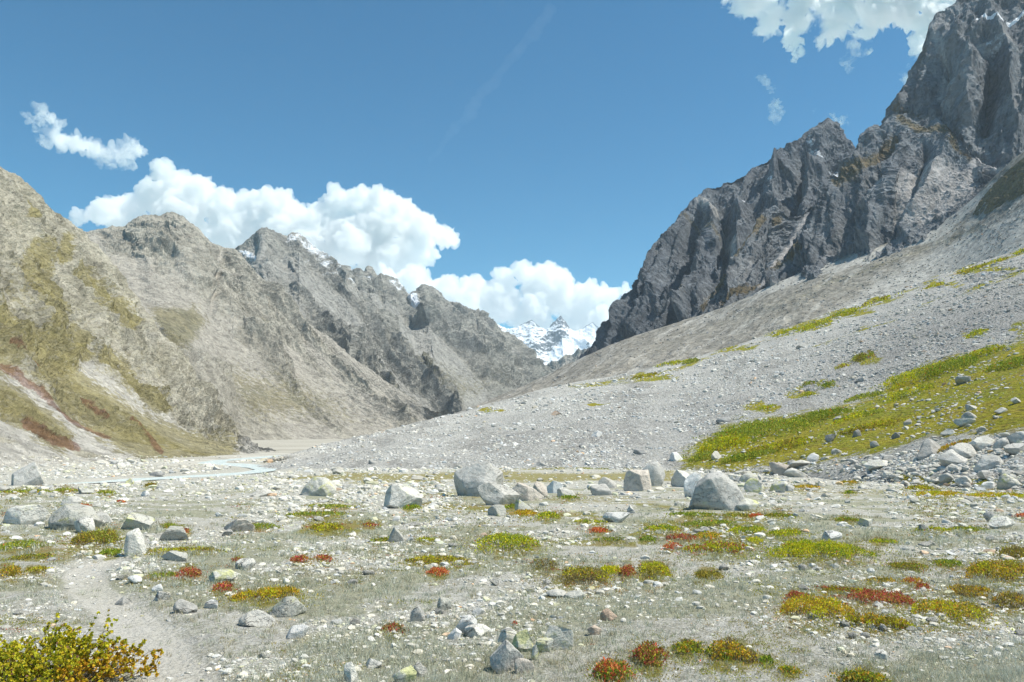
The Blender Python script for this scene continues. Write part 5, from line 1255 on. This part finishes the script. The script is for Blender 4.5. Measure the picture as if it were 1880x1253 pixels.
cloud('cumulus_cloud', [(148, 398, 18), (185, 392, 27), (235, 380, 30), (288, 362, 38), (325, 338, 30), (365, 352, 32), (410, 376, 36), (330, 400, 60), (240, 412, 40), (455, 378, 30), (490, 372, 28), (520, 366, 22), (535, 392, 30), (585, 400, 34), (620, 372, 30), (660, 362, 28), (700, 368, 30), (735, 388, 32), (768, 415, 36), (805, 432, 24), (832, 442, 18), (700, 430, 60), (630, 440, 55), (570, 446, 48), (765, 462, 34), (500, 425, 50), (690, 480, 38), (430, 432, 50), (740, 500, 24)], DC, 0.010,
      'long heaped white cloud rising behind the tan mountain on the left', seed=3)
cloud('cumulus_cloud', [(712, 508, 18), (755, 512, 28), (815, 535, 32), (870, 528, 30), (925, 512, 28), (965, 502, 26), (1000, 498, 22), (1032, 510, 26), (1000, 540, 50), (920, 556, 45), (1075, 545, 32), (1112, 545, 22), (1150, 538, 18), (1180, 545, 26), (1150, 575, 34), (1060, 590, 42), (980, 592, 34), (850, 570, 38), (1105, 590, 36), (780, 545, 30), (1195, 572, 34), (1180, 600, 30)], DC - 700, 0.010,
      'low bright white cloud bank above the distant snow peaks', seed=9)
cloud('wispy_cloud', [(74, 204, 12), (66, 226, 17), (80, 246, 20), (100, 254, 20), (124, 262, 20), (150, 268, 21), (178, 278, 21), (206, 287, 21), (232, 284, 23), (252, 276, 15), (104, 232, 13), (92, 216, 10)], DC, 0.009,
      'small ragged white cloud alone in the sky at upper left', rough=0.6, vox=26, seed=14, bumpL=220, ragged=True)
cloud('wispy_cloud', [(1335, 0, 18), (1372, 8, 26), (1420, 22, 28), (1462, 42, 26), (1490, 18, 42), (1545, 22, 42), (1610, 15, 45), (1670, 18, 45), (1720, 30, 42), (1760, 40, 40), (1700, 62, 30), (1686, 98, 22), (1674, 130, 14), (1668, 150, 9), (1450, 72, 13), (1458, 92, 11), (1462, 112, 7), (1578, 70, 22), (1570, 98, 14), (1560, 122, 9), (1400, 52, 16), (1520, 62, 22), (1400, -40, 50), (1500, -50, 60), (1600, -60, 70), (1700, -50, 70), (1780, -40, 60)], DC, 0.020,
      'large torn white cloud beside the cliff top at upper right', rough=0.6, vox=34, seed=23, bumpL=260, ragged=True)
cloud('wispy_cloud', [(1398, 142, 9), (1406, 154, 10), (1416, 166, 8), (1424, 192, 11), (1420, 208, 9), (1432, 204, 8)], DC, 0.007, 'faint upright shred of cloud under the large upper right cloud', rough=0.6, vox=20, seed=31, bumpL=160, ragged=True)
cloud('wispy_cloud', [(1530, 216, 8), (1545, 220, 11), (1556, 224, 7), (1496, 204, 5)], DC, 0.006, 'tiny faint cloud just above the dark pointed peak', rough=0.6, vox=20, seed=37, bumpL=160, ragged=True)

cloud('thin_streak_cloud', [(1012 - 4.9 * k, 18 + 6.1 * k, 15 - 0.12 * k) for k in range(46)], DC, 0.00011, 'faint diagonal streak of thin cloud in the upper middle of the sky', rough=0.12, vox=60, seed=53, bumpL=500)

def cloud_bounce_sheet():
    # unseen pale sheet added to bounce light up onto the clouds, outside the haze
    nx, ny = 90, 70; X, Y = np.meshgrid(np.linspace(-16000, 16000, nx), np.linspace(12900, 30000, ny))
    P = np.stack([X.ravel(), Y.ravel(), np.full(nx * ny, 0.0)], 1); P[:, 2] = 420 + 160 * fbm(P / 2600, 4)
    s = NT('snow'); n = s.noise(s.pos(), 0.002, 6, 0.6); s.bsdf(s.mix(s.rng(n, 0.35, 0.5), (0.5, 0.5, 0.5), (0.86, 0.87, 0.88)), 0.8)  # snow-bright tone so the added sheet reflects strongly
    tag(link('cloud_bounce_sheet', raw_mesh('cloud_bounce_sheet', P, grid_faces(nx, ny), 4), s.m), kind='structure')
cloud_bounce_sheet()

def haze():
    x0, x1, y0, y1, z0, z1 = -9600, 9600, -9600, 12600, -60, 1900
    V = np.array([(x, y, z) for z in (z0, z1) for y in (y0, y1) for x in (x0, x1)], float)
    Fc = [(0, 2, 3, 1), (4, 5, 7, 6), (0, 1, 5, 4), (2, 6, 7, 3), (0, 4, 6, 2), (1, 3, 7, 5)]
    me = raw_mesh('haze', V, np.array(Fc), 4, False)
    s = NT('mountain_air'); pv = s.n('VolumePrincipled')
    for k in ('Density Attribute', 'Temperature Attribute', 'Color Attribute'): pv.inputs[k].default_value = ''
    pv.inputs['Color'].default_value = (0.72, 0.88, 1.0, 1); pv.inputs['Density'].default_value = 4.0e-5; pv.inputs['Anisotropy'].default_value = 0.2
    s.t.links.new(pv.outputs[0], s.out.inputs['Volume'])
    tag(link('haze', me, s.m), kind='stuff')
haze()

# ------------------------------------------------------------------ render
cy = scene.cycles
cy.max_bounces = 24; cy.diffuse_bounces = 4; cy.glossy_bounces = 2; cy.transmission_bounces = 2; cy.volume_bounces = 20; cy.transparent_max_bounces = 12
cy.use_denoising = True; cy.volume_step_rate = 0.25; cy.volume_max_steps = 256
scene.view_settings.view_transform = 'Standard'; scene.view_settings.look = 'None'; scene.view_settings.gamma = 1; scene.view_settings.exposure = 0.66
